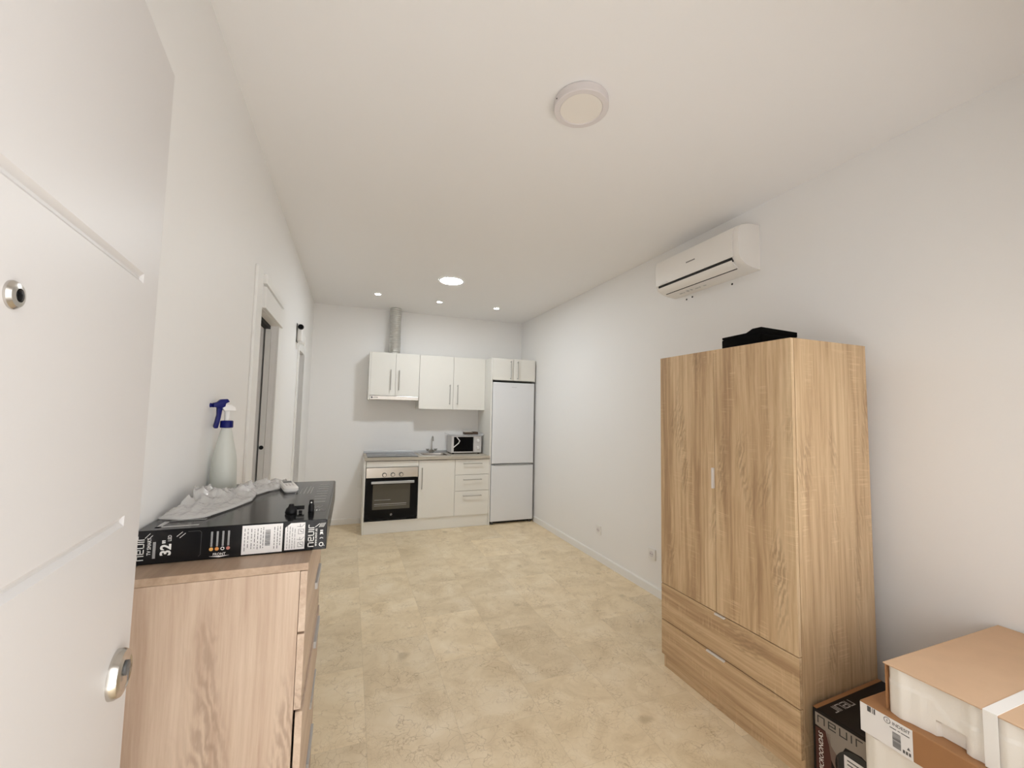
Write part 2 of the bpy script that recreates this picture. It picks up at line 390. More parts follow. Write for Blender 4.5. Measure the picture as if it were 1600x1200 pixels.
    mx = N('ShaderNodeMix'); mx.data_type = 'RGBA'; L(math_('MULTIPLY', ed, .22), mx.inputs['Factor']); L(out, mx.inputs['A']); mx.inputs['B'].default_value = srgb(150, 130, 98); out = mx.outputs['Result']
    L(out, bs.inputs['Base Color'])
    rr = N('ShaderNodeMapRange'); L(n1.outputs['Fac'], rr.inputs['Value']); rr.inputs['To Min'].default_value = .30; rr.inputs['To Max'].default_value = .52; L(rr.outputs[0], bs.inputs['Roughness'])
    bs.inputs['Specular IOR Level'].default_value = .4
    return m
M['floor'] = floor_mat()

# ------------------------------------------------------------------ room (metres; X right, Y away from the camera, Z up)
XL, XR, YB, YF, H = -.628, 2.087, .538, -4.84, 2.6575
def struct(name, b, m, label, cat):
    return tag(obj(name, b, m), label, cat, kind='structure')
struct('floor', B().box(-2.0, XR+.15, -5.3, YB+.15, -.12, 0), M['floor'], 'beige veined marble tile floor', 'floor')
struct('ceiling', B().box(-2.0, XR+.15, -5.0, YB+.15, H, H+.12), M['ceil'], 'plain white ceiling with round lamps', 'ceiling')
struct('wall_right', B().box(XR, XR+.12, -5.0, YB+.12, 0, H), M['wall'], 'long white wall on the right behind the wardrobe', 'wall')
struct('wall_back', B().box(-2.0, XR, YB, YB+.12, 0, H), M['wall'], 'white end wall behind the kitchen units', 'wall')
WI0, WI1, WIz0, WIz1 = .75, 1.75, .72, 1.62  # window opening, unseen, added to light wardrobe side, cartons and ceiling
w = B()      # front wall with the entrance opening the photograph is taken from
w.box(-2.0, -.44, -5.0, YF, 0, H); w.box(-.44, .47, -5.0, YF, 2.03, H); w.box(.47, WI0, -5.0, YF, 0, H)
w.box(WI0, WI1, -5.0, YF, 0, WIz0); w.box(WI0, WI1, -5.0, YF, WIz1, H); w.box(WI1, XR, -5.0, YF, 0, H)
struct('wall_front', w, M['wall'], 'white wall around the entrance opening', 'wall')
w = B()  # frame for the added window, out of view
w.box(WI0, WI0+.04, -4.96, -4.90, WIz0, WIz1); w.box(WI1-.04, WI1, -4.96, -4.90, WIz0, WIz1); w.box(WI0+.04, WI1-.04, -4.96, -4.90, WIz0, WIz0+.04); w.box(WI0+.04, WI1-.04, -4.96, -4.90, WIz1-.04, WIz1)
struct('window_added', w, M['trim'], 'white frame of an added unseen window that lets in light', 'window')
struct('wall_added_outside', B().box(-2.5, .62, -6.3, -6.15, -.1, 3.2), M['wall'], 'added unseen wall outside that dims the entrance light', 'wall')  # added out of view to hold back light through the doorway
D1a, D1b, D1z = -2.48, -1.92, 1.905
D2a, D2b, D2z = -.745, -.33, 1.918
xi, xo = XL, XL-.12
c0, c1 = XL-.030, XL-.074         # cavity the sliding leaves run in
w = B()
w.box(xo, xi, YF, D1a, 0, H)
w.box(xo, xi, D1a, D1b, D1z, H)
for a, b_ in ((D1b, D2a), (D2b, YB)):
    w.box(c0, xi, a, b_, 0, H); w.box(xo, c1, a, b_, 0, H); w.box(c1, c0, a, b_, 1.96, H)
w.box(xo, xi, D2a, D2b, D2z, H)
struct('wall_left', w, M['wall'], 'long white wall on the left with two sliding door openings', 'wall')
w = B()      # the unlit rooms behind the two openings
w.box(-2.0, -1.9, YF, YB, 0, H); w.box(-1.9, xo, -3.3, -3.2, 0, H); w.box(-1.9, xo, -1.4, -1.3, 0, H)
struct('wall_side_rooms', w, M['wall'], 'walls of the unlit rooms behind the left wall', 'wall')

def skirting(b, axis, w0, a0, a1, s):
    prof = [(0, 0), (.012*s, 0), (.012*s, .060), (.008*s, .068), (0, .070)]
    if axis == 1: b.prism([(w0+p, z) for p, z in prof], 1, a0, a1)
    else: b.prism([(w0+p, z) for p, z in prof], 0, a0, a1)
    return b
struct('baseboard_right', skirting(B(), 1, XR, YF, 0.0, -1), M['trim'], 'white baseboard along the right wall', 'baseboard')
struct('baseboard_back', skirting(B(), 0, YB, XL, .0, -1), M['trim'], 'white baseboard left of the kitchen units', 'baseboard')
b = B(); skirting(b, 1, XL, YF, D1a-.136, 1); skirting(b, 1, XL, D1b+.141, D2a-.076, 1); skirting(b, 1, XL, D2b+.076, YB-.013, 1)
struct('baseboard_left', b, M['trim'], 'white baseboard along the left wall', 'baseboard')

# sliding doors in the left wall, each drawn back into the wall
def sliding(name, a, b_, z, wn, wf, label, header):
    t = thing(name, label, 'door', (XL, (a+b_)/2, 0), kind='structure')
    f = B(); th = .013
    f.box(XL, XL+th, a-wn, a, 0, z+.185, .002); f.box(XL, XL+th, b_, b_+wf, 0, z+.185, .002); f.box(XL, XL+th*.5, a, b_, z, z+.185)
    obj('casing', f, M['trim'], t)
    if header:
        obj('header_board', B().box(XL+.0065, XL+.026, a+.02, b_+.065, z+.002, z+.116, .002), M['trim'], t)
        obj('upper_strip', B().box(XL+.0065, XL+.026, a+.02, b_+.065, z+.132, z+.183, .002), M['trim'], t)
    lf = obj('sliding_leaf', B().box(c1+.011, c0-.002, b_-.004, b_+.56, .012, 1.945, .0015), M['trim'], t)
    obj('finger_pull', B().lathe([(0, b_-.010), (.012, b_-.010), (.013, b_-.004), (0, b_-.004)], ((c1+c0)/2+.004, 0, 1.13), 'y', 20), M['blackplastic'], lf)
    obj('rubber_seal', B().box(xo+.012, xo+.018, b_-.004, b_-.0005, 0, z), M['jambblue'], t)
    obj('top_track', B().box(c1+.004, c0-.004, a, b_-.012, z-.022, z-.0005), M['dark'], t)
    return t
sliding('door_2', D1a, D1b, D1z, .135, .14, 'sliding door slid open behind the spray bottle, black round finger pull', True)
sliding('door_3', D2a, D2b, D2z, .075, .075, 'narrow sliding door opening nearest the kitchen on the left wall', False)

# entrance door standing open at the left edge of the picture
HX, HY, DW = -.4185, -4.846, .82
ed = thing('door_1', 'white entrance door standing open at the left, peephole and grooves', 'door', (HX, HY, 0), math.radians(5.34), kind='structure')
g1, g2, s0, s1, dt = 1.589, 1.1965, .075, DW-.0726, 1.998
b = B()
b.box(-.042, -.006, 0, DW, .006, dt)
b.box(-.006, 0, 0, s0, .006, dt); b.box(-.006, 0, s1, DW, .006, dt)
for za, zb in ((.006, g2), (g2, g1), (g1, dt)):
    a0 = za+.0085 if za > .1 else za; a1 = zb-.0085 if zb < 1.9 else zb
    i0 = za+.002 if za > .1 else za; i1 = zb-.002 if zb < 1.9 else zb
    b.prism([(-.006, i0), (0, a0), (0, a1), (-.006, i1)], 1, s0, s1)
leaf = obj('door_leaf', b, M['doorpaint'], ed, local=True)
b = B().lathe([(0, 0), (.036, 0), (.036, .006), (.033, .012), (.026, .0145), (.024, .013), (0, .013)], (0, DW-.060, .956), 'x', 48)
esc = obj('lock_escutcheon', b, M['satin'], ed, True, local=True)
b = B().lathe([(0, .0132), (.011, .0132), (.011, .016), (.009, .017), (0, .017)], (0, DW-.060, .963), 'x', 24)
b.box(.0165, .0175, DW-.0615, DW-.0585, .943, .963)
obj('lock_cylinder', b, M['darkgrey'], esc, True, local=True)
b = B().lathe([(0, 0), (.0135, 0), (.0135, .002), (.011, .005), (.0065, .006), (.0065, .0045), (0, .0045)], (0, DW-.4032, 1.480), 'x', 32)
pe = obj('peephole', b, M['satin'], ed, True, local=True)
obj('lens', B().lathe([(.0062, .0046), (.0055, .0062), (.003, .0072), (0, .0075)], (0, DW-.4032, 1.480), 'x', 24), M['black'], pe, True, local=True)

# ------------------------------------------------------------------ ceiling lamps
def ceiling_lamp(x, y, label, diff, rim):
    t = thing('ceiling_light', label, 'ceiling light', (x, y, H))
    obj('rim', B().lathe([(.1085, -.001), (.1105, -.003), (.1105, -.034), (.108, -.036), (.088, -.036), (.085, -.033), (.085, -.001)], (x, y, H), 'z', 64, cap=False), rim, t, True)
    obj('diffuser', B().lathe([(0, -.0345), (.0845, -.0335), (.0845, -.03), (0, -.03)], (x, y, H), 'z', 64), diff, t, True)
    return t
lt = ceiling_lamp(.667, -3.53, 'round white surface lamp nearest the camera, not lit', M['diffoff'], M['lampring'])
obj('side_screw', B().lathe([(0, 0), (.003, 0), (.003, .002), (0, .002)], (.667-.1122, -3.53, H-.02), 'x', 10), M['dark'], lt)
t = thing('ceiling_light', 'round flush panel lamp glowing bright in front of the kitchen', 'ceiling light', (.703, -1.0, H))
obj('rim', B().lathe([(.108, -.001), (.121, -.001), (.121, -.004), (.117, -.007), (.108, -.007), (.108, -.001)], (.703, -1.0, H), 'z', 64, cap=False), M['plastic'], t, True)
obj('diffuser', B().lathe([(0, -.0075), (.107, -.0065), (.1075, -.001), (0, -.001)], (.703, -1.0, H), 'z', 64), M['lamp'], t, True)
def spot(x, y, label):
    t = thing('recessed_spotlight', label, 'spotlight', (x, y, H), group='spotlights over the kitchen')
    obj('rim', B().lathe([(.030, -.001), (.044, -.001), (.044, -.004), (.040, -.007), (.030, -.007), (.030, -.001)], (x, y, H), 'z', 32, cap=False), M['plastic'], t, True)
    obj('bulb', B().lathe([(0, -.0055), (.0295, -.0045), (.0295, -.001), (0, -.001)], (x, y, H), 'z', 32), M['spot'], t, True)
spot(.063, -.205, 'small round spotlight glowing left, above the hood duct')
spot(.752, -.170, 'small round spotlight glowing in the middle, behind the bright round lamp')
spot(1.454, -.169, 'small round spotlight glowing right, above the refrigerator')

# ------------------------------------------------------------------ kitchen: tall and upper units
def bar_handle_v(b, x, y, z0, z1, r=.0055, out=.028):
    b.tube([(x, y-out, z0), (x, y-out, z1)], r, 10)
    for z in (z0+.012, z1-.012): b.tube([(x, y, z), (x, y-out, z)], r*.95, 10)
    return b
def bar_handle_h(b, y, z, x0, x1, r=.0055, out=.028):
    b.tube([(x0, y-out, z), (x1, y-out, z)], r, 10)
    for x in (x0+.008, x1-.008): b.tube([(x, y, z), (x, y-out, z)], r*.95, 10)
    return b
def front(name, x0, x1, z0, z1, y, parent, th=.018):
    return obj(name, B().box(x0, x1, y-.001, y+th, z0, z1, .0015), M['lacquer'], parent)

UY = .25
t = thing('hood_cabinet', 'small white wall cabinet over the range hood, pipe on top', 'kitchen cabinet', (.318, UY, 1.503))
b = B(); b.box(.022, .040, UY, YB-.001, 1.503, 2.075, .001); b.box(.5945, .612, UY+.02, YB-.001, 1.50, 2.073, .001)
b.box(.040, .5945, UY+.02, YB-.001, 2.055, 2.073); b.box(.040, .5945, UY+.02, YB-.001, 1.553, 1.571)
obj('body', b, M['carcass'], t)
d = front('door', .0415, .3265, 1.556, 2.073, UY, t); obj('handle', bar_handle_v(B(), .271, UY, 1.622, 1.868), M['handle'], d, True)
d = front('door', .3295, .6115, 1.556, 2.073, UY, t); obj('handle', bar_handle_v(B(), .370, UY, 1.622, 1.866), M['handle'], d, True)
t = thing('range_hood', 'slim stainless steel pull-out hood under the small wall cabinet', 'range hood', (.318, UY, 1.503))
obj('housing', B().box(.042, .592, UY+.03, YB-.03, 1.508, 1.551, .002), M['steel'], t)
fp = obj('front_strip', B().box(.0415, .609, UY-.004, UY+.028, 1.505, 1.551, .003), M['steel'], t)
b = B(); F = frame((.05, UY-.0045, 1.522), (1, 0, 0), (0, 0, 1)); b.disc(.014, .008, .011, F)
for k in range(3): b.rect(.034+.017*k, .046+.017*k, .004, .012, F)
obj('control_switches', b, M['darkgrey'], fp)

t = thing('wall_cabinet', 'wide white two-door wall cabinet between hood and refrigerator', 'kitchen cabinet', (1.04, UY, 1.405))
b = B(); b.box(.615, .633, UY+.02, YB-.001, 1.406, 2.073, .001); b.box(1.4435, 1.4615, UY+.02, YB-.001, 1.406, 2.073, .001)
b.box(.633, 1.4435, UY+.02, YB-.001, 2.055, 2.073); b.box(.633, 1.4435, UY+.02, YB-.001, 1.406, 1.424); b.box(.633, 1.4435, YB-.008, YB-.001, 1.424, 2.055)
obj('body', b, M['carcass'], t)
d = front('door', .6155, 1.0405, 1.405, 2.073, UY, t); obj('handle', bar_handle_v(B(), .997, UY, 1.466, 1.716), M['handle'], d, True)
d = front('door', 1.0435, 1.4635, 1.405, 2.073, UY, t); obj('handle', bar_handle_v(B(), 1.096, UY, 1.468, 1.718), M['handle'], d, True)

t = thing('fridge_surround', 'tall white side panel with small two-door cupboard above refrigerator', 'kitchen cabinet', (1.77, .1, 0))
obj('tall_side_panel', B().box(1.4655, 1.4825, 0, YB-.001, 0, 2.0655, .001), M['carcass'], t)
b = B(); b.box(2.047, 2.0655, 0, YB-.001, 1.787, 2.0655, .001)
b.box(1.4825, 2.047, .02, YB-.001, 1.789, 1.807); b.box(1.4825, 2.047, .02, YB-.001, 2.047, 2.0645)
obj('body', b, M['carcass'], t)
d = front('door', 1.484, 1.7625, 1.789, 2.064, 0, t); obj('handle', bar_handle_v(B(), 1.722, 0, 1.803, 2.038), M['handle'], d, True)
d = front('door', 1.7655, 2.0455, 1.789, 2.064, 0, t); obj('handle', bar_handle_v(B(), 1.818, 0, 1.805, 2.036), M['handle'], d, True)

t = thing('refrigerator', 'tall white two-door fridge freezer in the right kitchen corner', 'refrigerator', (1.772, .2, 0))
obj('body', B().box(1.492, 2.052, .052, .51, .03, 1.758, .006), M['fridge'], t)
d = obj('upper_door', B().box(1.490, 2.055, -.006, .048, .742, 1.760, .008, 3), M['fridge'], t)
b = B(); F = frame((1.745, -.0068, 1.699), (1, 0, 0), (0, 0, 1))
for k in range(7): b.rect(.0095*k, .0095*k+.0065, 0, .006, F)
obj('maker_print', b, M['greyprint'], d)
d = obj('lower_door', B().box(1.490, 2.055, -.006, .048, .036, .722, .008, 3), M['fridge'], t)
obj('handle_strip', B().box(1.53, 2.03, -.012, .02, .7235, .735, .003), M['grip'], d)
b = B().box(1.494, 2.05, .06, .5, .004, .03)
obj('plinth', b, M['dark'], t)
for x in (1.52, 2.03):
    obj('foot', B().lathe([(0, 0), (.016, 0), (.016, .028), (0, .028)], (x, .03, .001), 'z', 16), M['darkgrey'], t)

b = B(); prof = []; n = 0
z0, z1 = 2.0745, H-.001
N_ = 46
for k in range(N_+1):
    z = z0+(z1-z0)*k/N_; prof.append((.0685+(.0022 if k % 2 else -.0022), z))
b.lathe(prof, (.318, .405, 0), 'z', 40)
for v in b.bm.verts:
    q = noise.noise_vector(Vector((v.co.x*9, v.co.y*9, v.co.z*7)))
    if z0+.01 < v.co.z < z1-.01: v.co.x += q.x*.004; v.co.y += q.y*.004
solo('exhaust_duct', b, M['alu'], 'flexible aluminium exhaust pipe rising from cabinet to ceiling', 'duct', (.318, .405, z0), smooth=True)

# ------------------------------------------------------------------ kitchen: base units
t = thing('oven_cabinet', 'white base cabinet housing the built-in oven under the hob', 'kitchen cabinet', (.31, .25, 0))
b = B(); b.box(.006, .023, 0, YB-.001, 0, .8095, .001); b.box(.588, .602, .022, YB-.03, .16, .8095)
obj('body', b, M['carcass'], t)
front('filler_panel', .0275, .6005, .738, .803, 0, t)
ov = thing('oven', 'built-in oven with black glass door and stainless control panel', 'oven', (.31, .0, .16))
obj('body', B().box(.04, .585, .03, .50, .172, .732), M['darkgrey'], ov)
cp = obj('control_panel', B().box(.0285, .5985, -.010, .028, .6205, .7335, .002), M['steel'], ov)
for x in (.224, .315, .407):
    k = obj('knob', B().lathe([(0, -.034), (.017, -.034), (.0185, -.031), (.0205, -.012), (.0205, -.0105), (0, -.0105)], (x, 0, .653), 'y', 28), M['steel'], cp, True)
    obj('knob_ring', B().lathe([(.0212, -.0104), (.0245, -.0104), (.0245, -.014), (.0212, -.014), (.0212, -.0104)], (x, 0, .653), 'y', 28, cap=False), M['darkgrey'], k, True)
d = obj('door', B().box(.0285, .5985, -.014, .028, .164, .6165, .003), M['black'], ov)
gl = obj('window', B().box(.106, .513, -.0152, -.0142, .272, .548), M['ovenglass'], d)
b = B(); F = frame((0, -.0156, 0), (1, 0, 0), (0, 0, 1))
b.rect(.125, .475, .329, .334, F); b.rect(.125, .475, .312, .3145, F); b.rect(.125, .30, .375, .378, F)
obj('oven_racks', b, M['grip'], gl)
b = B(); b.box(.084, .553, -.052, -.036, .559, .588, .004)
for x in (.105, .532): b.box(x-.01, x+.01, -.037, -.0142, .564, .583)
obj('handle', b, M['grip'], d)
b = B(); F = frame((.311, -.0146, .211), (1, 0, 0), (0, 0, 1)); b.ring(0, 0, .011, .003, F); b.line((-.003, -.003), (.005, .006), .003, F)
obj('maker_mark', b, M['greyprint'], d)

t = thing('sink_cabinet', 'white base cabinet with single door under the sink', 'kitchen cabinet', (.82, .25, 0))
b = B(); b.box(.606, .620, .022, YB-.03, .14, .8095); b.box(1.018, 1.0315, .022, YB-.03, .14, .8095); b.box(.620, 1.018, .022, YB-.03, .14, .156); b.box(.620, 1.018, YB-.04, YB-.03, .156, .80)
obj('body', b, M['carcass'], t)
d = front('door', .605, 1.0335, .141, .803, 0, t); obj('handle', bar_handle_v(B(), .644, 0, .474, .722), M['handle'], d, True)
t = thing('drawer_cabinet', 'white base cabinet with three drawers left of the refrigerator', 'kitchen cabinet', (1.25, .25, 0))
b = B(); b.box(1.0355, 1.049, .022, YB-.03, .14, .8095); b.box(1.448, 1.4625, .022, YB-.03, .14, .8095); b.box(1.049, 1.448, .022, YB-.03, .14, .156); b.box(1.049, 1.448, YB-.04, YB-.03, .156, .80)
obj('body', b, M['carcass'], t)
for za, zb, zh in ((.623, .803, .757), (.431, .619, .564), (.141, .427, .372)):
    d = front('drawer', 1.0365, 1.4625, za, zb, 0, t); obj('handle', bar_handle_h(B(), 0, zh, 1.135, 1.366), M['handle'], d, True)
solo('kitchen_plinth', B().box(.0245, 1.4635, .012, .028, .001, .1385, .001), M['lacquer'], 'long white plinth board under the base cabinets', 'plinth', (.744, .02, 0))

t = thing('kitchen_worktop', 'grey wood-look worktop along the base cabinets with back upstand', 'worktop', (.735, .26, .811))
WZ = .845
b = B(); b.box(.008, .660, -.02, YB-.001, .8115, WZ); b.box(.660, .985, -.02, .105, .8115, WZ); b.box(.660, .985, .41, YB-.001, .8115, WZ); b.box(.985, 1.4635, -.02, YB-.001, .8115, WZ)
obj('slab', b, M['worktop'], t)
obj('upstand', B().box(.008, 1.4635, YB-.014, YB-.0015, WZ+.0005, WZ+.026, .002), M['grip'], t)
t = thing('cooktop', 'flat black ceramic hob set into the left of the worktop', 'cooktop', (.316, .26, WZ))
g = obj('glass', B().box(.034, .600, .03, .49, WZ+.0005, WZ+.007, .002), M['hob'], t)
F = frame((0, 0, WZ+.0074), (1, 0, 0), (0, 1, 0))
for x, y, r in ((.17, .16, .075), (.17, .36, .095), (.45, .16, .095), (.45, .36, .075)): obj('burner_ring', B().ring(x, y, r, .003, F, 36), M['darkgrey'], g)
t = thing('sink', 'small inset stainless steel sink right of the hob', 'sink', (.82, .26, WZ))
def rrect(x0, x1, y0, y1, r, z, n=6):
    P = []
    for cx_, cy_, a in ((x1-r, y1-r, 0), (x0+r, y1-r, PI/2), (x0+r, y0+r, PI), (x1-r, y0+r, 1.5*PI)):
        for k in range(n+1):
            q = a+PI/2*k/n; P.append((cx_+r*math.cos(q), cy_+r*math.sin(q), z))
    return P
b = B(); t_ = bmesh.new()
L_ = [rrect(.640, 1.005, .075, .50, .03, WZ+.0006), rrect(.642, 1.003, .077, .498, .03, WZ+.005), rrect(.675, .972, .125, .395, .04, WZ+.003), rrect(.680, .967, .130, .390, .04, .75), rrect(.70, .947, .15, .37, .04, .735)]
rs = [[t_.verts.new(p) for p in L] for L in L_]; n = len(L_[0])
for i in range(len(rs)-1):
    for k in range(n): t_.faces.new((rs[i][k], rs[i][(k+1) % n], rs[i+1][(k+1) % n], rs[i+1][k]))
t_.faces.new(rs[-1]); bmesh.ops.recalc_face_normals(t_, faces=t_.faces); b._merge(t_)
so = obj('basin', b, M['steel'], t, True)
obj('drain', B().lathe([(0, .7362), (.035, .7362), (.038, .739), (.03, .740), (0, .738)], (.82, .26, 0), 'z', 28), M['chrome'], so, True)
t = thing('kitchen_faucet', 'chrome swan-neck tap with two cross handles behind the sink', 'faucet', (.828, .452, WZ+.0055))
ty = .452
obj('body', B().lathe([(0, .8508), (.026, .8508), (.026, .856), (.019, .862), (.019, .885), (.013, .893), (0, .893)], (.828, ty, 0), 'z', 24).tube([(.79, ty, .872), (.866, ty, .872)], .012, 12), M['chrome'], t, True)
pts = [(.828, ty, .888), (.828, ty, 1.02)]
for k in range(1, 11):
    a = PI*k/11; pts.append((.832, ty-.03+.03*math.cos(a), 1.02+.03*math.sin(a)*1.2))
pts.append((.834, ty-.062, 1.0))
obj('spout', B().tube(pts, .0085, 12), M['chrome'], t, True)
for s in (-1, 1):
    b = B(); x = .828+s*.052
    b.lathe([(0, 0), (.013, 0), (.013, .018), (0, .020)], (x, ty, .873), 'z', 16)
    for a in (.4, .4+PI/2):
        b.tube([(x-.024*math.cos(a), ty-.024*math.sin(a), .893), (x+.024*math.cos(a), ty+.024*math.sin(a), .893)], .0055, 10)
    obj('handle', b, M['chrome'], t, True)

# microwave wrapped in film
mx0, mx1, my0, my1, mz0, mz1 = 1.036, 1.428, .235, .505, WZ+.012, 1.072
t = thing('microwave', 'silver white microwave in film on the worktop beside refrigerator', 'microwave', (1.24, .37, WZ))
obj('body', B().box(mx0, mx1, my0+.02, my1, mz0, mz1, .004), M['micro'], t)
d = obj('door', B().box(mx0, mx0+.288, my0, my0+.019, mz0+.004, mz1-.004, .003), M['micro'], t)
obj('window', B().box(mx0+.030, mx0+.283, my0-.0015, my0-.0002, mz0+.020, mz1-.012), M['black'], d)
b = B(); F = frame((mx0+.03, my0-.0030, mz0+.02), (1, 0, 0), (0, 0, 1))
b.poly([(.04, .176), (.075, .135), (.060, .105), (.0, .055)], .011, F)
obj('peeled_film_edge', b, M['print'], d)
c = obj('control_panel', B().box(mx0+.290, mx1, my0, my0+.019, mz0+.004, mz1-.004, .003), M['micro'], t)
for z in (1.015, .925):
    obj('dial', B().lathe([(0, -.016), (.016, -.016), (.018, -.002), (.018, -.0002), (0, -.0002)], (mx0+.345, my0, z), 'y', 24), M['plastic'], c, True)
b = B(); n_ = 14; t_ = bmesh.new(); G = []
for i in range(n_+1):
    row = []
    for j in range(9):
        u, v = i/n_, j/8
        x = mx0-.035+(mx1-mx0+.064)*u; y = my0-.022+(my1-my0+.03)*v
        z = mz1+.006+.006*noise.noise(Vector((x*22, y*22, 3)))
        ex = max(0, mx0-x, x-mx1); z += ex*(.55 if u < .5 else .8)-.25*max(0, my0-y)
        row.append(t_.verts.new((x, y, z)))
    G.append(row)
for i in range(n_):
    for j in range(8): t_.faces.new((G[i][j], G[i+1][j], G[i+1][j+1], G[i][j+1]))
b._merge(t_); obj('protective_film', b, M['film'], t, True, ang=180)
for x in (mx0+.03, mx1-.03):
    for y in (my0+.03, my1-.03):
        obj('foot', B().lathe([(0, 0), (.014, 0), (.014, .0118), (0, .0118)], (x, y, WZ+.0003), 'z', 12), M['blackplastic'], t)
t = thing('brown_package', 'small dark brown carton lying on top of the microwave', 'carton', (1.31, .36, mz1+.014))
Z = mz1+.0145
obj('body', B().box(1.23, 1.345, .33, .43, Z, Z+.024, .002), M['brownwood'], t)
obj('upright_flap', B().box(1.3455, 1.408, .33, .43, Z, Z+.034, .002), M['brownwood'], t)
b = B().box(1.226, 1.335, .325, .43, Z+.0245, Z+.031, .002)
obj('loose_sheet', b, M['greybrown'], t)

# ------------------------------------------------------------------ wall fittings
def socket(y, z, label):
    t = thing('wall_socket', label, 'wall socket', (XR, y, z), group='sockets on the right wall')
    p = obj('plate', B().box(XR-.010, XR-.0005, y-.041, y+.041, z-.041, z+.041, .002), M['plastic'], t)
    b = B().lathe([(0, -.0105), (.019, -.0105), (.021, -.013), (.0225, -.0101)], (XR, y, z), 'x', 28, cap=False)
    obj('outlet', b, M['lampring'], p, True)
    b = B()
    for s in (-1, 1): b.lathe([(0, -.0108), (.003, -.0108), (.003, -.0115), (0, -.0115)], (XR, y+s*.0095, z), 'x', 10)
    obj('pin_hole', b, M['dark'], p)
socket(-1.488, .287, 'white wall socket on the right wall, farther from the wardrobe')
socket(-2.240, .301, 'white wall socket on the right wall, just left of the wardrobe')
solo('wall_plate', B().box(-.045, .001, YB-.008, YB-.0005, .43, .585, .002), M['plastic'], 'white wall plate half hidden beside the oven cabinet', 'wall plate', (-.022, YB, .43))
for y, z, lb in ((-2.676, 2.232, 'tiny dark wall plug under the air conditioner, larger of the left pair'), (-2.621, 2.227, 'tiny dark wall plug under the air conditioner, leftmost'), (-3.010, 2.230, 'tiny dark wall plug under the air conditioner, nearest the camera')):
    solo('wall_plug', B().lathe([(0, -.002), (.0065, -.002), (.0065, -.0002), (0, -.0002)], (XR, y, z), 'x', 12), M['dark'], lb, 'wall plug', (XR, y, z), group='wall plugs under the air conditioner')

# security camera over the second sliding door
t = thing('security_camera', 'small white wall camera with black round lens above door', 'camera', (XL, -.88, 1.96))
b = B().box(XL+.004, XL+.046, -.955, -.865, 1.962, 2.115, .012, 3)
obj('housing', b, M['plastic'], t, True)
obj('back_plate', B().box(XL-.0003, XL+.004, -.958, -.862, 1.957, 2.118), M['darkgrey'], t)
obj('lens', B().lathe([(0, -.035), (.010, -.0345), (.019, -.028), (.0235, -.012), (.0235, 0), (0, 0)], (XL+.034, -.955, 2.085), 'y', 24), M['black'], t, True)
obj('lower_lip', B().prism([(XL+.006, 1.961), (XL+.062, 1.935), (XL+.066, 1.940), (XL+.030, 1.961)], 1, -.945, -.875), M['plastic'], t)

# air conditioner
A0, A1 = -3.21, -2.50
t = thing('air_conditioner', 'white split air conditioner high on the right wall', 'air conditioner', (XR, -2.86, 2.26))
prof = [(XR-.001, 2.536), (2.04, 2.536), (1.985, 2.530), (1.940, 2.517), (1.918, 2.502), (1.910, 2.480), (1.906, 2.42), (1.907, 2.36), (1.912, 2.325)]
low = [(1.925, 2.302), (1.950, 2.284), (1.975, 2.273), (2.02, 2.264), (XR-.001, 2.258)]
b = B(); b.prism(prof+low, 1, A0+.030, A1-.030)
# end caps slightly domed
for ya, yb in ((A0, A0+.030), (A1, A1-.030)):
    c_ = [(min(XR-.001, 2.0+(x-2.0)*.97), 2.4+(z-2.4)*.975) if x < XR-.01 else (x, 2.4+(z-2.4)*.985) for x, z in prof+low]
    b.rings([[(x, ya, z) for x, z in c_], [(x, ya+(yb-ya)*.3, z) for x, z in prof+low], [(x, yb, z) for x, z in prof+low]])
body = obj('casing', b, M['acplastic'], t, True, ang=28)
# front panel (raised), dark slot, louver
fp = [(x-.006, z) for x, z in prof[4:]]; fpi = [(x-.0005, z) for x, z in prof[4:]][::-1]
obj('front_panel', B().prism(fp+fpi, 1, A0+.034, A1-.012), M['acplastic'], t, True, ang=40)
obj('air_slot', B().prism([(1.9095, 2.324), (1.905, 2.316), (1.916, 2.298), (1.926, 2.302)], 1, A0+.045, A1-.035), M['dark'], t)
lv = [(1.909, 2.3075), (1.9145, 2.292), (1.930, 2.2785), (1.955, 2.266), (1.966, 2.2705), (1.941, 2.2845), (1.925, 2.298)]
obj('louver', B().prism(lv, 1, A0+.048, A1-.038), M['acplastic'], t, True)
b = B().box(1.962, 1.968, A0+.06, A1-.05, 2.2655, 2.2712)
obj('louver_gap', b, M['dark'], t)
Fa = frame((1.8995, -2.812, 2.405), (0, -1, 0), (0, 0, 1)); b = B()
for k in range(8): b.rect(.0098*k, .0098*k+.0072, 0, .008, Fa)
obj('maker_print', b, M['blackprint'], t)
obj('status_light', B().box(1.8993, 1.9012, -2.63, -2.545, 2.330, 2.338), M['print'], t)
b = B(); Fb = frame((2.03, -2.62, 2.2620), (0, -1, 0), (-1, 0, .15))
for k, (w_, h_) in enumerate(((.03, .012), (.012, .010), (.02, .02), (.014, .02), (.03, .008), (.012, .012), (.025, .010))): b.rect(.036*k, .036*k+w_, 0, h_, Fb)
for v in b.bm.verts: v.co.z -= .0035
obj('rating_label', b, M['greyprint'], t)

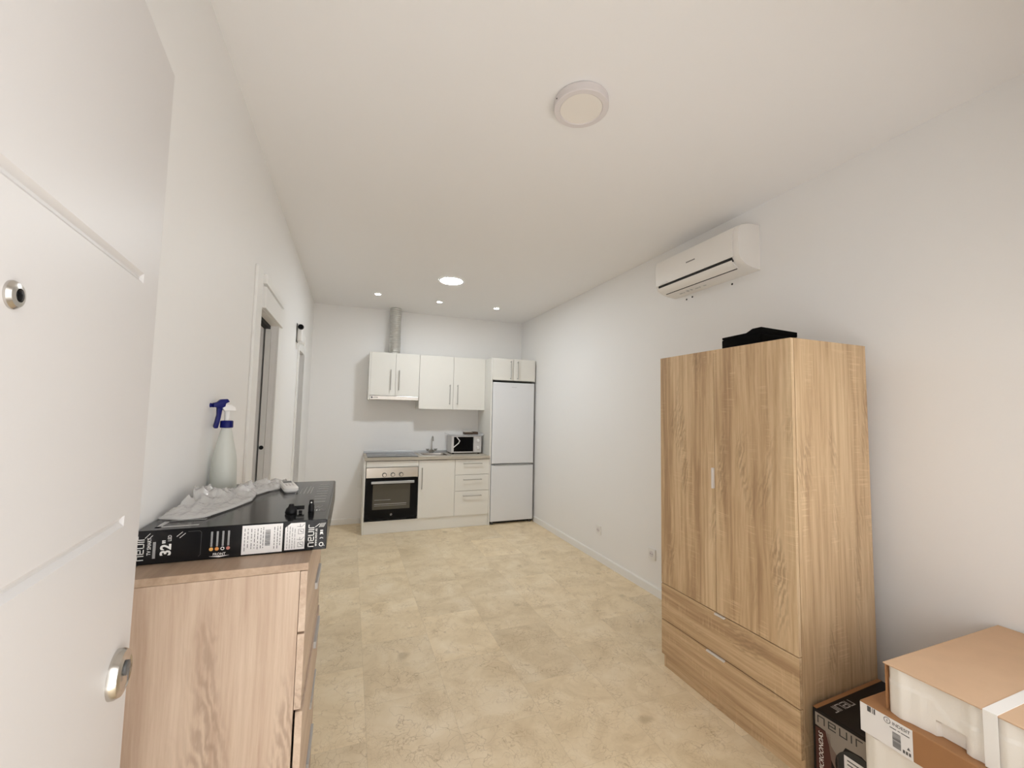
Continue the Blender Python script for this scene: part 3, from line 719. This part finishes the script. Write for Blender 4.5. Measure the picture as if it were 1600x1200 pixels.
# ------------------------------------------------------------------ wardrobe
WX, WB, WY0, WY1, WH = 1.503, 1.985, -3.789, -3.019, 1.7095
t = thing('wardrobe', 'tall light oak wardrobe with two doors over two drawers', 'wardrobe', (1.744, -3.404, 0))
b = B(); b.box(WX+.019, WB, WY0, WY0+.016, 0, WH, .0008); b.box(WX+.019, WB, WY1-.016, WY1, 0, WH, .0008)
b.box(WX+.001, WB, WY0+.0165, WY1-.0165, WH-.016, WH-.0003); b.box(WX+.019, WB, WY0+.0165, WY1-.0165, .455, .47); b.box(WB-.006, WB-.001, WY0+.0165, WY1-.0165, .02, WH-.0165)
obj('carcass', b, M['oaks'], t)
obj('plinth', B().box(WX+.020, WX+.034, WY0+.0165, WY1-.0165, 0, .071), M['oakh'], t)
sp = -3.398
def wfront(name, y0, y1, z0, z1, m): return obj(name, B().box(WX, WX+.0165, y0, y1, z0, z1, .001), m, t)
d = wfront('door', sp+.0015, WY1-.001, .4535, WH-.017+.0165, M['oak'])
obj('handle', B().box(WX-.012, WX+.0002, sp+.002, sp+.012, 1.033, 1.131, .001), M['alutab'], d)
d = wfront('door', WY0+.001, sp-.0015, .4535, WH-.0005, M['oak2'])
d = wfront('drawer', WY0+.001, WY1-.001, .2605, .4495, M['oakh'])
obj('handle', B().box(WX-.011, WX+.0002, -3.448, -3.392, .442, .4497, .001), M['alutab'], d)
d = wfront('drawer', WY0+.001, WY1-.001, .0735, .2565, M['oakh'])
obj('handle', B().box(WX-.011, WX+.0002, -3.443, -3.340, .249, .2567, .001), M['alutab'], d)
# black case on top
t = thing('black_case', 'black fabric case with raised lid edge lying on the wardrobe', 'case', (1.75, -3.45, WH))
b = B()
X0, X1, Y0, Y1 = 1.62, 1.870, -3.570, -3.342
b.box(X0, X1, Y0, Y1, WH+.0005, WH+.066, .008, 3)
obj('body', b, M['blackcloth'], t, True)
b = B().rings([[(X0+.003, Y0+.003, WH+.067), (X1-.003, Y0+.003, WH+.067), (X1-.003, Y0+.003, WH+.090), (X0+.002, Y0+.003, WH+.096)],
               [(X0+.003, Y0+.05, WH+.067), (X1-.003, Y0+.05, WH+.067), (X1-.003, Y0+.05, WH+.090), (X0+.003, Y0+.05, WH+.0955)],
               [(X0+.003, Y0+.085, WH+.067), (X1-.003, Y0+.085, WH+.067), (X1-.003, Y0+.085, WH+.080), (X0+.003, Y0+.085, WH+.080)],
               [(X0+.003, Y1-.003, WH+.067), (X1-.003, Y1-.003, WH+.067), (X1-.003, Y1-.003, WH+.076), (X0+.003, Y1-.003, WH+.0775)]])
obj('lid', b, M['blackcloth'], t, True, ang=20)

# ------------------------------------------------------------------ chest of drawers
CX, CY0, CY1, CH = -.241, -3.786, -3.195, 1.0
CW = XL+.013
t = thing('chest_of_drawers', 'pale wood chest of drawers against the left wall under black carton', 'chest of drawers', (-.43, -3.49, 0))
b = B(); b.box(CW, CX-.0175, CY0, CY0+.016, 0, CH-.0185, .0008); b.box(CW, CX-.0175, CY1-.016, CY1, 0, CH-.0185, .0008); b.box(CW, CW+.005, CY0+.0165, CY1-.0165, .02, CH-.02)
obj('side_panel', b, M['ash'], t)
b = B()
zs = [.9835, .834, .653, .472, .291, .070]
for z in zs: b.box(CW+.006, CX-.0175, CY0+.0165, CY1-.0165, z-.018, z-.002)
obj('inner_shelf', b, M['ash'], t)
obj('top', B().box(CW-.001, CX+.001, CY0, CY1, CH-.018, CH, .001), M['asht'], t)
for i in range(5):
    o_ = .004 if i == 2 else 0
    b = B().box(CX-.0165+o_, CX-.0008+o_, CY0, CY1, zs[i+1]+.0025, zs[i]-.003, .0008)
    d = obj('drawer', b, M['ashd'], t)
    obj('handle', B().box(CX-.001+o_, CX+.007+o_, -3.465, -3.285, zs[i]-.024, zs[i]-.0035, .001), M['tab_grey'], d)
obj('plinth', B().box(CX-.036, CX-.022, CY0+.0165, CY1-.0165, 0, .066), M['ashd'], t)

# ------------------------------------------------------------------ television carton on the chest
BX0, BX1, BY0, BY1, BZ0, BZ1 = XL+.004, -.206, -3.690, -3.030, CH+.0005, 1.0805
t = thing('television_carton', 'flat black glossy carton lettered nevir lying on the chest of drawers', 'carton', (-.41, -3.36, BZ0))
b = B().prism([(BX0, BZ0), (BX1, BZ0), (BX1, BZ1-.004), (BX1-.004, BZ1), (BX0, BZ1)], 1, BY0, BY1, .002)
obj('carton_body', b, M['card_black'], t)
FY = BY0-.0006
def FF(x, z): return frame((x, FY, z), (0, 0, 1), (-1, 0, 0))     # print reading upwards on the near end
w_, k_, g_ = B(), B(), B()
w_.strokes('nevir', .0120, FF(BX0+.0180, BZ0+.012), .78, .17, .40)
w_.text('TV SMART', .0105, FF(BX0+.032, BZ0+.022), .01, sx=.85)
F = FF(BX0+.042, BZ0+.014)
for k in range(14): g_.rect(.0028*k, .0028*k+.0020, .0005, .0062, F)
w_.text('32', .029, FF(BX0+.071, BZ0+.018), .035, sx=.95); w_.text('"', .024, FF(BX0+.071, BZ0+.047), .02); w_.text('LED', .0105, FF(BX0+.0715, BZ0+.052), 0, sx=.8)
F = frame((BX0, FY, BZ0), (1, 0, 0), (0, 0, 1))
for x in (.020, .025): w_.line((x, .060+(.023-x)), (x+.009, .070+(.023-x)), .0010, F)
for x in (.082, .088): w_.line((x, .062-(x-.082)*.6), (x+.011, .072-(x-.082)*.6), .0010, F)
for k, x in enumerate((.154, .166, .178, .190)):
    for j in range(12): g_.rect(x-.002, x+.0022, .031+.0031*j, .0331+.0031*j, F)
w_.ring(.178, .0245, .0042, .0017, F); 
w_.text('FRONT', .0088, frame((BX0+.158, FY, BZ0+.0085), (1, 0, 0), (0, 0, 1)), .01, sx=.95)
w_.flat([(.150, .0072), (.194, .0072), (.172, .0035)], F)
obj('white_print', w_, M['print'], t, label='white lettering'); obj('grey_print', g_, M['greyprint'], t)
obj('amber_dot', B().disc(.154, .0245, .0044, F), M['amber'], t); obj('orange_dot', B().disc(.166, .0245, .0044, F), M['orange'], t); obj('rose_dot', B().disc(.190, .0245, .0042, F), M['rose'], t)
b = B(); b.poly([(.105, .072), (.128, .072), (.132, .068), (.132, .014), (.128, .010)], .0008, F)
obj('carry_slot', b, M['darkgrey'], t)
lab = obj('barcode_label', B().rect(.219, .311, .004, .0765, F), M['paper'], t, label='white barcode label')
F2 = frame((BX0, FY-.0004, BZ0), (1, 0, 0), (0, 0, 1)); b = B(); random.seed(3)
y = .022
while y < .062:
    h = random.choice((.0006, .0009, .0016)); b.rect(.271, .283, y, y+h, F2); y += h+random.choice((.0006, .001))
for x in (.225, .232, .240, .247, .254, .261, .2665, .292, .299, .305):
    y = .010+random.random()*.012
    while y < .068:
        h = random.uniform(.003, .010); b.rect(x-.0006, x+.0009, y, min(y+h, .070), F2); y += h+random.uniform(.001, .004)
obj('fine_print', b, M['darkgrey'], lab)
lab = obj('instruction_label', B().flat([(.3165, .006), (.364, .006), (.364, .075), (.330, .075), (.3165, .064)], F), M['paper'], t, label='white instruction label')
b = B()
for z in (.010, .044):
    b.poly([(.348, z+.002), (.348, z+.014), (.3605, z+.014), (.3605, z+.002), (.348, z+.002)], .0010, F2)
    b.line((.352, z+.010), (.358, z+.006), .0016, F2); b.poly([(.345, z+.022), (.356, z+.020), (.362, z+.027)], .0010, F2); b.line((.352, z+.020), (.352, z+.027), .0012, F2)
for x in (.322, .328, .334, .340):
    y = .009
    while y < .062:
        h = random.uniform(.004, .012); b.rect(x-.0004, x+.0007, y, y+h, F2); y += h+random.uniform(.001, .003)
obj('pictograms', b, M['darkgrey'], lab)
b = B(); b.strokes('nevir', .0125, FF(BX0+.3855, BZ0+.010), .78, .17, .40)
b.text('www.nevir.es', .010, FF(BX0+.394, BZ0+.010), .005, sx=.85)
b.ring(.405, .014, .0055, .0018, F); b.line((.408, .012), (.413, .010), .001, F)
for zc in (.027, .038): b.ring(.405, zc, .0052, .0015, F, 16, PI*.15, PI*.85)
b.rect(.4012, .4082, .043, .047, F); b.rect(.4012, .4082, .049, .052, F)
for k in range(4): b.line((.398+.0035*k, .060), (.403+.0035*k, .070), .0011, F)
b.line((.389, .061), (.399, .069), .0014, F)
obj('end_print', b, M['print'], t, label='white lettering and marks at the right end')
FT = BZ1+.0004
b = B(); b.strokes('nevir', .078, frame((-.512, BY0+.028, FT), (0, 1, 0), (-1, 0, 0)), .78, .15, .42)
F = frame((0, 0, FT), (1, 0, 0), (0, 1, 0))
for k in range(8): b.rect(-.262+.003*(k % 2), -.225, -3.46+.048*k, -3.452+.048*k, F)
for k, (x, l) in enumerate(((-.33, .07), (-.315, .10), (-.303, .14), (-.291, .15), (-.281, .13))): b.rect(x, x+.0022, -3.30, -3.30+l, F)
b.strokes('vie', .020, frame((-.262, -3.585, FT), (1, 0, 0), (0, 1, 0)), .7, .2, .35)
for k in range(3): b.line((-.258+.010*k, -3.545), (-.248+.010*k, -3.52), .0022, F)
obj('top_print', b, M['greyprint'], t)

# crumpled clear bag on the carton
t_ = bmesh.new(); G = []
nu, nv = 64, 30
ctl = [(-.618, -3.585, -.560, -3.360), (-.560, -3.612, -.600, -3.30), (-.510, -3.600, -.575, -3.27), (-.470, -3.50, -.545, -3.235), (-.440, -3.40, -.520, -3.215), (-.445, -3.30, -.478, -3.13), (-.420, -3.24, -.43, -3.08), (-.39, -3.20, -.385, -3.055)]
def lerp(a, b, u): return a+(b-a)*u
for i in range(nu+1):
    u = i/nu*(len(ctl)-1); k = min(int(u), len(ctl)-2); f = u-k
    c = [lerp(ctl[k][q], ctl[k+1][q], f) for q in range(4)]
    row = []
    for j in range(nv+1):
        v = j/nv
        x, y = lerp(c[0], c[2], v), lerp(c[1], c[3], v)
        e = math.sin(PI*v)**.5 if 0 < v < 1 else 0
        ridge = math.exp(-((v-.62)/.22)**2); near = max(0, 1-u/3.0)
        z = .004+e*(.010+.010*abs(noise.noise(Vector((x*28, y*28, 1)))) + .013*abs(noise.noise(Vector((x*60, y*60, 4)))))
        z += (.046*near**.7*math.exp(-((v-.66)/.24)**2) + .024*ridge*(1-abs(u-4.2)/5))*(.70+.9*noise.noise(Vector((x*38, y*38, 9))))
        q = noise.noise_vector(Vector((x*40, y*40, 7)))
        x += q.x*.006*e; y += q.y*.006*e
        x = max(x, XL+.006)
        row.append(t_.verts.new((x, y, BZ1+max(z, .003))))
    G.append(row)
for i in range(nu):
    for j in range(nv): t_.faces.new((G[i][j], G[i+1][j], G[i+1][j+1], G[i][j+1]))
b = B(); b._merge(t_)
bag = solo('plastic_bag', b, M['bag'], 'crumpled clear plastic bag lying on the black carton', 'plastic bag', (-.5, -3.40, BZ1), smooth=True)
bag.data.set_sharp_from_angle(angle=PI)
sd = bag.modifiers.new('thin', 'SOLIDIFY'); sd.thickness = .0006

# spray bottle
bx, by = -.581, -3.150
t = thing('spray_bottle', 'translucent spray bottle with dark blue trigger against the left wall', 'spray bottle', (bx, by, BZ1))
Z = BZ1+.001
prof = [(0, 0), (.039, 0), (.0425, .004), (.0425, .012), (.0385, .105), (.0365, .122), (.0345, .133), (.028, .163), (.0215, .195), (.0185, .212), (.0165, .216), (.0165, .222), (0, .222)]
obj('bottle', B().lathe([(r, h+Z) for r, h in prof], (bx, by, 0), 'z', 40), M['bottle'], t, True)
lq = [(0, .003), (.039, .003), (.0355, .10), (0, .10)]
obj('liquid', B().lathe([(r, h+Z) for r, h in lq], (bx, by, 0), 'z', 40), M['liquid'], t, True)
obj('collar', B().lathe([(.0, .2235), (.0195, .2235), (.0205, .226), (.0205, .246), (.0185, .249), (0, .249)], (bx, by, Z), 'z', 32), M['blue'], t, True)
obj('neck', B().lathe([(0, .2495), (.009, .2495), (.009, .278), (.012, .284), (0, .284)], (bx, by, Z), 'z', 24), M['plastic'], t, True)
ux, uy = -.86, -.50          # the nozzle points back towards the camera along the wall
hM = frame((bx, by, Z), (ux, uy, 0), (0, 0, 1))     # local x forward, y up, z sideways
b = B().prism([(-.026, .2845), (.012, .2845), (.020, .296), (.012, .310), (-.008, .308), (-.024, .298)], 2, -.010, .010, .003, M=hM)
obj('spray_head', b, M['plastic'], t, True)
b = B().prism([(.008, .312), (.010, .300), (.024, .292), (.040, .298), (.047, .296), (.047, .312), (.034, .316), (.024, .326), (.004, .328), (-.003, .318)], 2, -.011, .011, .002, M=hM)
b.prism([(.017, .296), (.034, .299), (.033, .27), (.041, .228), (.037, .221), (.028, .222), (.022, .255)], 2, -.008, .008, .002, M=hM)
obj('trigger', b, M['blue'], t, True)
nz_ = B().lathe([(0, .0475), (.006, .0475), (.0085, .055), (.0085, .060), (0, .060)], (0, 0, 0), 'x', 16, M=hM @ Matrix.Translation((0, .304, 0)))
obj('nozzle', nz_, M['blue'], t, True)

# air conditioner remote
t = thing('remote_control', 'white remote control lying on the far edge of the black carton', 'remote control', (-.362, -3.20, BZ1), math.radians(14))
Mr = Matrix.Identity(4)
b = B().rings([rrect(-.020, .020, -.075, .075, .012, .0012), rrect(-.024, .024, -.079, .079, .014, .007), rrect(-.0235, .0235, -.0785, .0785, .014, .017), rrect(-.018, .018, -.073, .073, .012, .0215)])
obj('shell', b, M['plastic'], t, True, local=True, ang=25)
b = B().box(-.014, .014, .022, .060, .0215, .0225)
obj('display', b, M['darkgrey'], t, local=True)
b = B()
for i in range(3):
    for j in range(3): b.box(-.013+.010*i, -.007+.010*i, -.045+.018*j, -.036+.018*j, .0215, .0228, .0006)
obj('button', b, M['lampring'], t, local=True)

# small black plastic fittings on the carton
t = thing('plastic_connector', 'black plastic connector with two flat prongs on the carton', 'connector', (-.303, -3.60, BZ1))
z = BZ1+.0008
b = B().lathe([(0, 0), (.015, 0), (.016, .004), (.013, .014), (.008, .019), (.006, .026), (0, .027)], (-.306, -3.598, z), 'z', 20)
obj('body', b, M['blackplastic'], t, True)
for k, (dx, dz) in enumerate(((.034, .018), (.033, .011))):
    b = B().box(-.300, -.306+dx, -3.600+.012*k, -3.594+.012*k, z+dz-.004, z+dz+.002, .0008)
    obj('prong', b, M['blackplastic'], t)
solo('black_spacer', B().box(-.286, -.277, -3.606, -3.598, z, z+.007, .001), M['blackplastic'], 'tiny black plastic block beside the two-pronged connector', 'spacer', (-.2815, -3.602, BZ1))
t = thing('furniture_foot', 'black tapered plastic peg standing on the carton near its print', 'plastic peg', (-.255, -3.585, BZ1))
b = B().lathe([(0, 0), (.0085, 0), (.0080, .016), (.006, .022), (.0056, .032), (0, .033)], (-.255, -3.585, z), 'z', 20)
obj('body', b, M['blackplastic'], t, True)
obj('screw_head', B().lathe([(0, -.0003), (.0022, -.0003), (.0022, -.0012), (0, -.0012)], (-.255, -3.5910, z+.026), 'y', 10), M['plastic'], t)

# ------------------------------------------------------------------ cartons at the right
# microwave carton squeezed between wardrobe and polystyrene packs
rz = math.radians(2.5)
t = thing('microwave_carton', 'black carton lettered nevir on the floor beside the wardrobe', 'carton', (1.534, -3.813, 0), rz)
# local frame: x away from the camera's left, y negative toward the camera
w0, d0, h0 = .44, .245, .285
b = B().box(0, w0, -d0, 0, .0005, h0, .003)
obj('carton_body', b, M['card_micro'], t, local=True)
F = frame((-.0006, 0, 0), (0, -1, 0), (0, 0, 1))         # near face, x along -Y
obj('grey_band', B().flat([(.010, h0-.012), (.245, h0-.012), (.245, h0-.110), (.160, h0-.070), (.110, h0-.075), (.085, h0-.130), (.060, h0-.120), (.045, h0-.062), (.010, h0-.058)], F), M['bandgrey'], t, local=True)
F1 = frame((-.0010, 0, 0), (0, -1, 0), (0, 0, 1))
obj('brand_print', B().strokes('nevir', .023, frame((-.0012, -.020, h0-.044), (0, -1, 0), (0, 0, 1)), .95, .17, .65), M['blackprint'], t, local=True, label='black lettering on the grey band')
obj('red_strip', B().rect(.010, .062, .01, h0-.064, F), M['red'], t, local=True)
obj('product_print', B().text('MICROONDAS', .0215, frame((-.0012, -.036, .066), (0, 0, 1), (0, 1, 0)), .005, .25), M['print'], t, local=True, label='white slanted lettering on dark red')
obj('photo_print', B().flat([(.050, h0-.060), (.062, h0-.100), (.085, h0-.125), (.085, h0-.190), (.062, h0-.150)], F1), M['photo_grey'], t, local=True)
pl = obj('text_panel', B().rect(.105, .24, .02, .185, frame((-.0014, 0, 0), (0, -1, 0), (0, 0, 1))), M['paper'], t, local=True)
obj('plate_print', B().disc(.150, .135, .075, F1, 36), M['blackprint'], t, local=True)
b = B()
for k in range(9): b.rect(.115, .235, .170-.013*k, .1745-.013*k, frame((-.0018, 0, 0), (0, -1, 0), (0, 0, 1)))
obj('fine_print', b, M['darkgrey'], pl, local=True)
obj('top_print', B().strokes('nevir', .026, frame((.165, -.032, h0+.0006), (-1, 0, 0), (0, -1, 0)), .85, .17, .35), M['greyprint'], t, local=True)
obj('tape', B().rect(0, w0, -.016, 0, frame((0, 0, h0+.0003), (1, 0, 0), (0, 1, 0))), M['card_d'], t, local=True)

def foam_face(b, X, y1, y0, z0, z1, recess):
    """polystyrene block whose near face (toward -X) carries moulded ribs and a cut handhold"""
    nY, nZ = 84, 28; t_ = bmesh.new(); G = []
    for i in range(nY+1):
        row = []
        y = lerp(y1, y0, i/nY); s = y1-y
        for j in range(nZ+1):
            z = lerp(z0, z1, j/nZ); v = (z-z0)/(z1-z0)
            dx = .006*math.exp(-((v-1)/.05)**2)*0
            per = (s % .215)
            dx += .006*(1/(1+math.exp(-(per-.086)/.004)))-.006*(1/(1+math.exp(-(per-.205)/.004)))   # stepped bays
            dx -= .008*math.exp(-((per-.035)/.016)**2)+.007*math.exp(-((per-.185)/.013)**2)
            # oblique moulding line
            ln = .70+.0*s
            if .095 < per < .20:
                q = (per-.095)/.105; ln = .72-.35*min(1, max(0, (q-.05)/.45)) if q < .55 else .37+.20*min(1, (q-.55)/.15)
            dx += .0025*(1 if v > ln else 0)
            # handhold at the lower edge
            if .115 < per < .165 and v < .32: dx += .014
            edge = min(1, s/.012); dx += .010*(1-edge)**2
            row.append(t_.verts.new((X+dx, y, z)))
        G.append(row)
    for i in range(nY):
        for j in range(nZ): t_.faces.new((G[i][j], G[i][j+1], G[i+1][j+1], G[i+1][j]))
    # back, top, bottom, sides
    XB = recess
    bk = [[t_.verts.new((XB, y, z)) for z in (z0, z1)] for y in (y1, y0)]
    t_.faces.new([G[i][0] for i in range(nY+1)]+[bk[1][0], bk[0][0]])
    t_.faces.new([G[i][nZ] for i in range(nY, -1, -1)]+[bk[0][1], bk[1][1]])
    t_.faces.new([G[0][j] for j in range(nZ, -1, -1)]+[bk[0][0], bk[0][1]])
    t_.faces.new([G[nY][j] for j in range(nZ+1)]+[bk[1][1], bk[1][0]])
    t_.faces.new((bk[0][0], bk[1][0], bk[1][1], bk[0][1]))
    bmesh.ops.recalc_face_normals(t_, faces=t_.faces)
    return b._merge(t_)
E0 = -4.72
# lower pack
LX, LY1, LZ = 1.364, -4.074, .5065
t = thing('polystyrene_pack', 'lower white polystyrene pack with cardboard lid and shipping label', 'package', (1.70, -4.40, 0))
obj('foam_body', foam_face(B(), LX+.004, LY1-.004, E0, .0005, .418, 2.060), M['foam'], t, True, ang=50)
obj('cardboard_lid', B().box(LX, 2.068, E0, LY1, .4185, LZ, .003), M['card_d'], t)
lb = obj('shipping_label', B().rect(.0015, .132, .4195, LZ-.003, frame((LX-.0006, LY1, 0), (0, -1, 0), (0, 0, 1))), M['paper'], t, label='white label with barcode')
F = frame((LX-.0012, LY1, 0), (0, -1, 0), (0, 0, 1)); b = B()
b.rect(.021, .031, LZ-.020, LZ-.004, F); b.rect(.034, .036, LZ-.020, LZ-.004, F); b.rect(.038, .042, LZ-.020, LZ-.004, F)
b.ring(.072, LZ-.014, .0085, .0016, F); b.rect(.0712, .0728, LZ-.018, LZ-.011, F)
b.text('INDESIT', .0125, frame((LX-.0012, LY1-.084, LZ-.019), (0, -1, 0), (0, 0, 1)), .012, sx=.95)
for x, w2 in ((.078, .016), (.097, .006), (.105, .020)): b.rect(x, x+w2, LZ-.029, LZ-.0265, F)
y = LZ-.078
random.seed(5)
while y < LZ-.036:
    h = random.choice((.0008, .0014, .0022)); b.rect(.084, .104, y, y+h, F); y += h+random.choice((.0007, .0012))
b.flat([(.118, .4425), (.126, .4425), (.122, .451)], F)
for x in (.108, .115, .122): b.rect(x, x+.005, .4275, .4365, F)
obj('label_print', b, M['darkgrey'], lb)
# upper pack
UX, UY1, UZ = 1.386, -4.129, .646
t = thing('polystyrene_pack', 'upper white polystyrene pack with brown cardboard top and white strap', 'package', (1.72, -4.42, LZ))
obj('foam_body', foam_face(B(), UX+.005, UY1-.006, E0+.01, LZ+.0008, UZ-.0045, 2.055), M['foam'], t, True, ang=50)
b = B().box(UX-.002, 2.066, E0+.01, UY1, UZ-.004, UZ, .0012)
obj('cardboard_top', b, M['card'], t)
obj('cardboard_side', B().box(UX+.006, 2.060, UY1-.0052, UY1-.001, LZ+.004, UZ-.0045), M['card_d'], t)
b = B().box(UX-.004, 2.069, -4.372, -4.345, UZ+.0003, UZ+.002, .0006); b.box(UX-.0045, UX-.0025, -4.372, -4.345, LZ+.002, UZ+.002, .0006)
obj('strap', b, M['strap'], t)

# ------------------------------------------------------------------ light and camera
wd = bpy.data.worlds.new('World'); SC.world = wd; wd.use_nodes = True
nt = wd.node_tree; bg = nt.nodes['Background']     # daylight: pale sky over bright paving
tc = nt.nodes.new('ShaderNodeTexCoord'); sx = nt.nodes.new('ShaderNodeSeparateXYZ'); nt.links.new(tc.outputs['Generated'], sx.inputs[0])
rp = ramp(nt, [(.0, (.97, .95, .93, 1)), (.47, (.97, .96, .94, 1)), (.53, (.80, .81, .82, 1)), (1.0, (.78, .81, .84, 1))])
mr = nt.nodes.new('ShaderNodeMapRange'); mr.inputs['From Min'].default_value = -1; mr.inputs['From Max'].default_value = 1
nt.links.new(sx.outputs[2], mr.inputs['Value']); nt.links.new(mr.outputs[0], rp.inputs['Fac']); nt.links.new(rp.outputs['Color'], bg.inputs['Color'])
bg.inputs['Strength'].default_value = 2.75
pt = bpy.data.lights.new('doorway_portal', 'AREA'); pt.shape = 'RECTANGLE'; pt.size = .9; pt.size_y = 2.03; pt.cycles.is_portal = True
po = bpy.data.objects.new('doorway_portal', pt); COL.objects.link(po); po.location = (.015, -4.995, 1.015); po.rotation_euler = (PI/2, 0, 0)

p2 = bpy.data.lights.new('added_window_portal', 'AREA'); p2.shape = 'RECTANGLE'; p2.size = WI1-WI0; p2.size_y = WIz1-WIz0; p2.cycles.is_portal = True  # portal over the window added for light
po = bpy.data.objects.new('added_window_portal', p2); COL.objects.link(po); po.location = ((WI0+WI1)/2, -4.995, (WIz0+WIz1)/2); po.rotation_euler = (PI/2, 0, 0)
cam = bpy.data.cameras.new('camera'); co = bpy.data.objects.new('camera', cam); COL.objects.link(co)
f, yaw, pitch, roll = 650.88, .3669, .0687, .0197
fw = Vector((math.sin(yaw)*math.cos(pitch), math.cos(yaw)*math.cos(pitch), math.sin(pitch)))
r0 = Vector((math.cos(yaw), -math.sin(yaw), 0)); u0 = r0.cross(fw)
r = r0*math.cos(roll)+u0*math.sin(roll); u = -r0*math.sin(roll)+u0*math.cos(roll)
mw = Matrix((r, u, -fw)).transposed().to_4x4(); mw.translation = (-.1591, -4.9529, 1.38)
co.matrix_world = mw
cam.sensor_width = 36; cam.lens = 36*f/1600; cam.clip_start = .02
SC.camera = co
vs = SC.view_settings
vs.view_transform = 'Standard'; vs.look = 'None'; vs.exposure = 1.0; vs.gamma = 1; vs.use_curve_mapping = False
SC.cycles.use_denoising = True
SC.cycles.max_bounces = 14; SC.cycles.diffuse_bounces = 8; SC.cycles.transparent_max_bounces = 16
SC.cycles.sample_clamp_indirect = 8
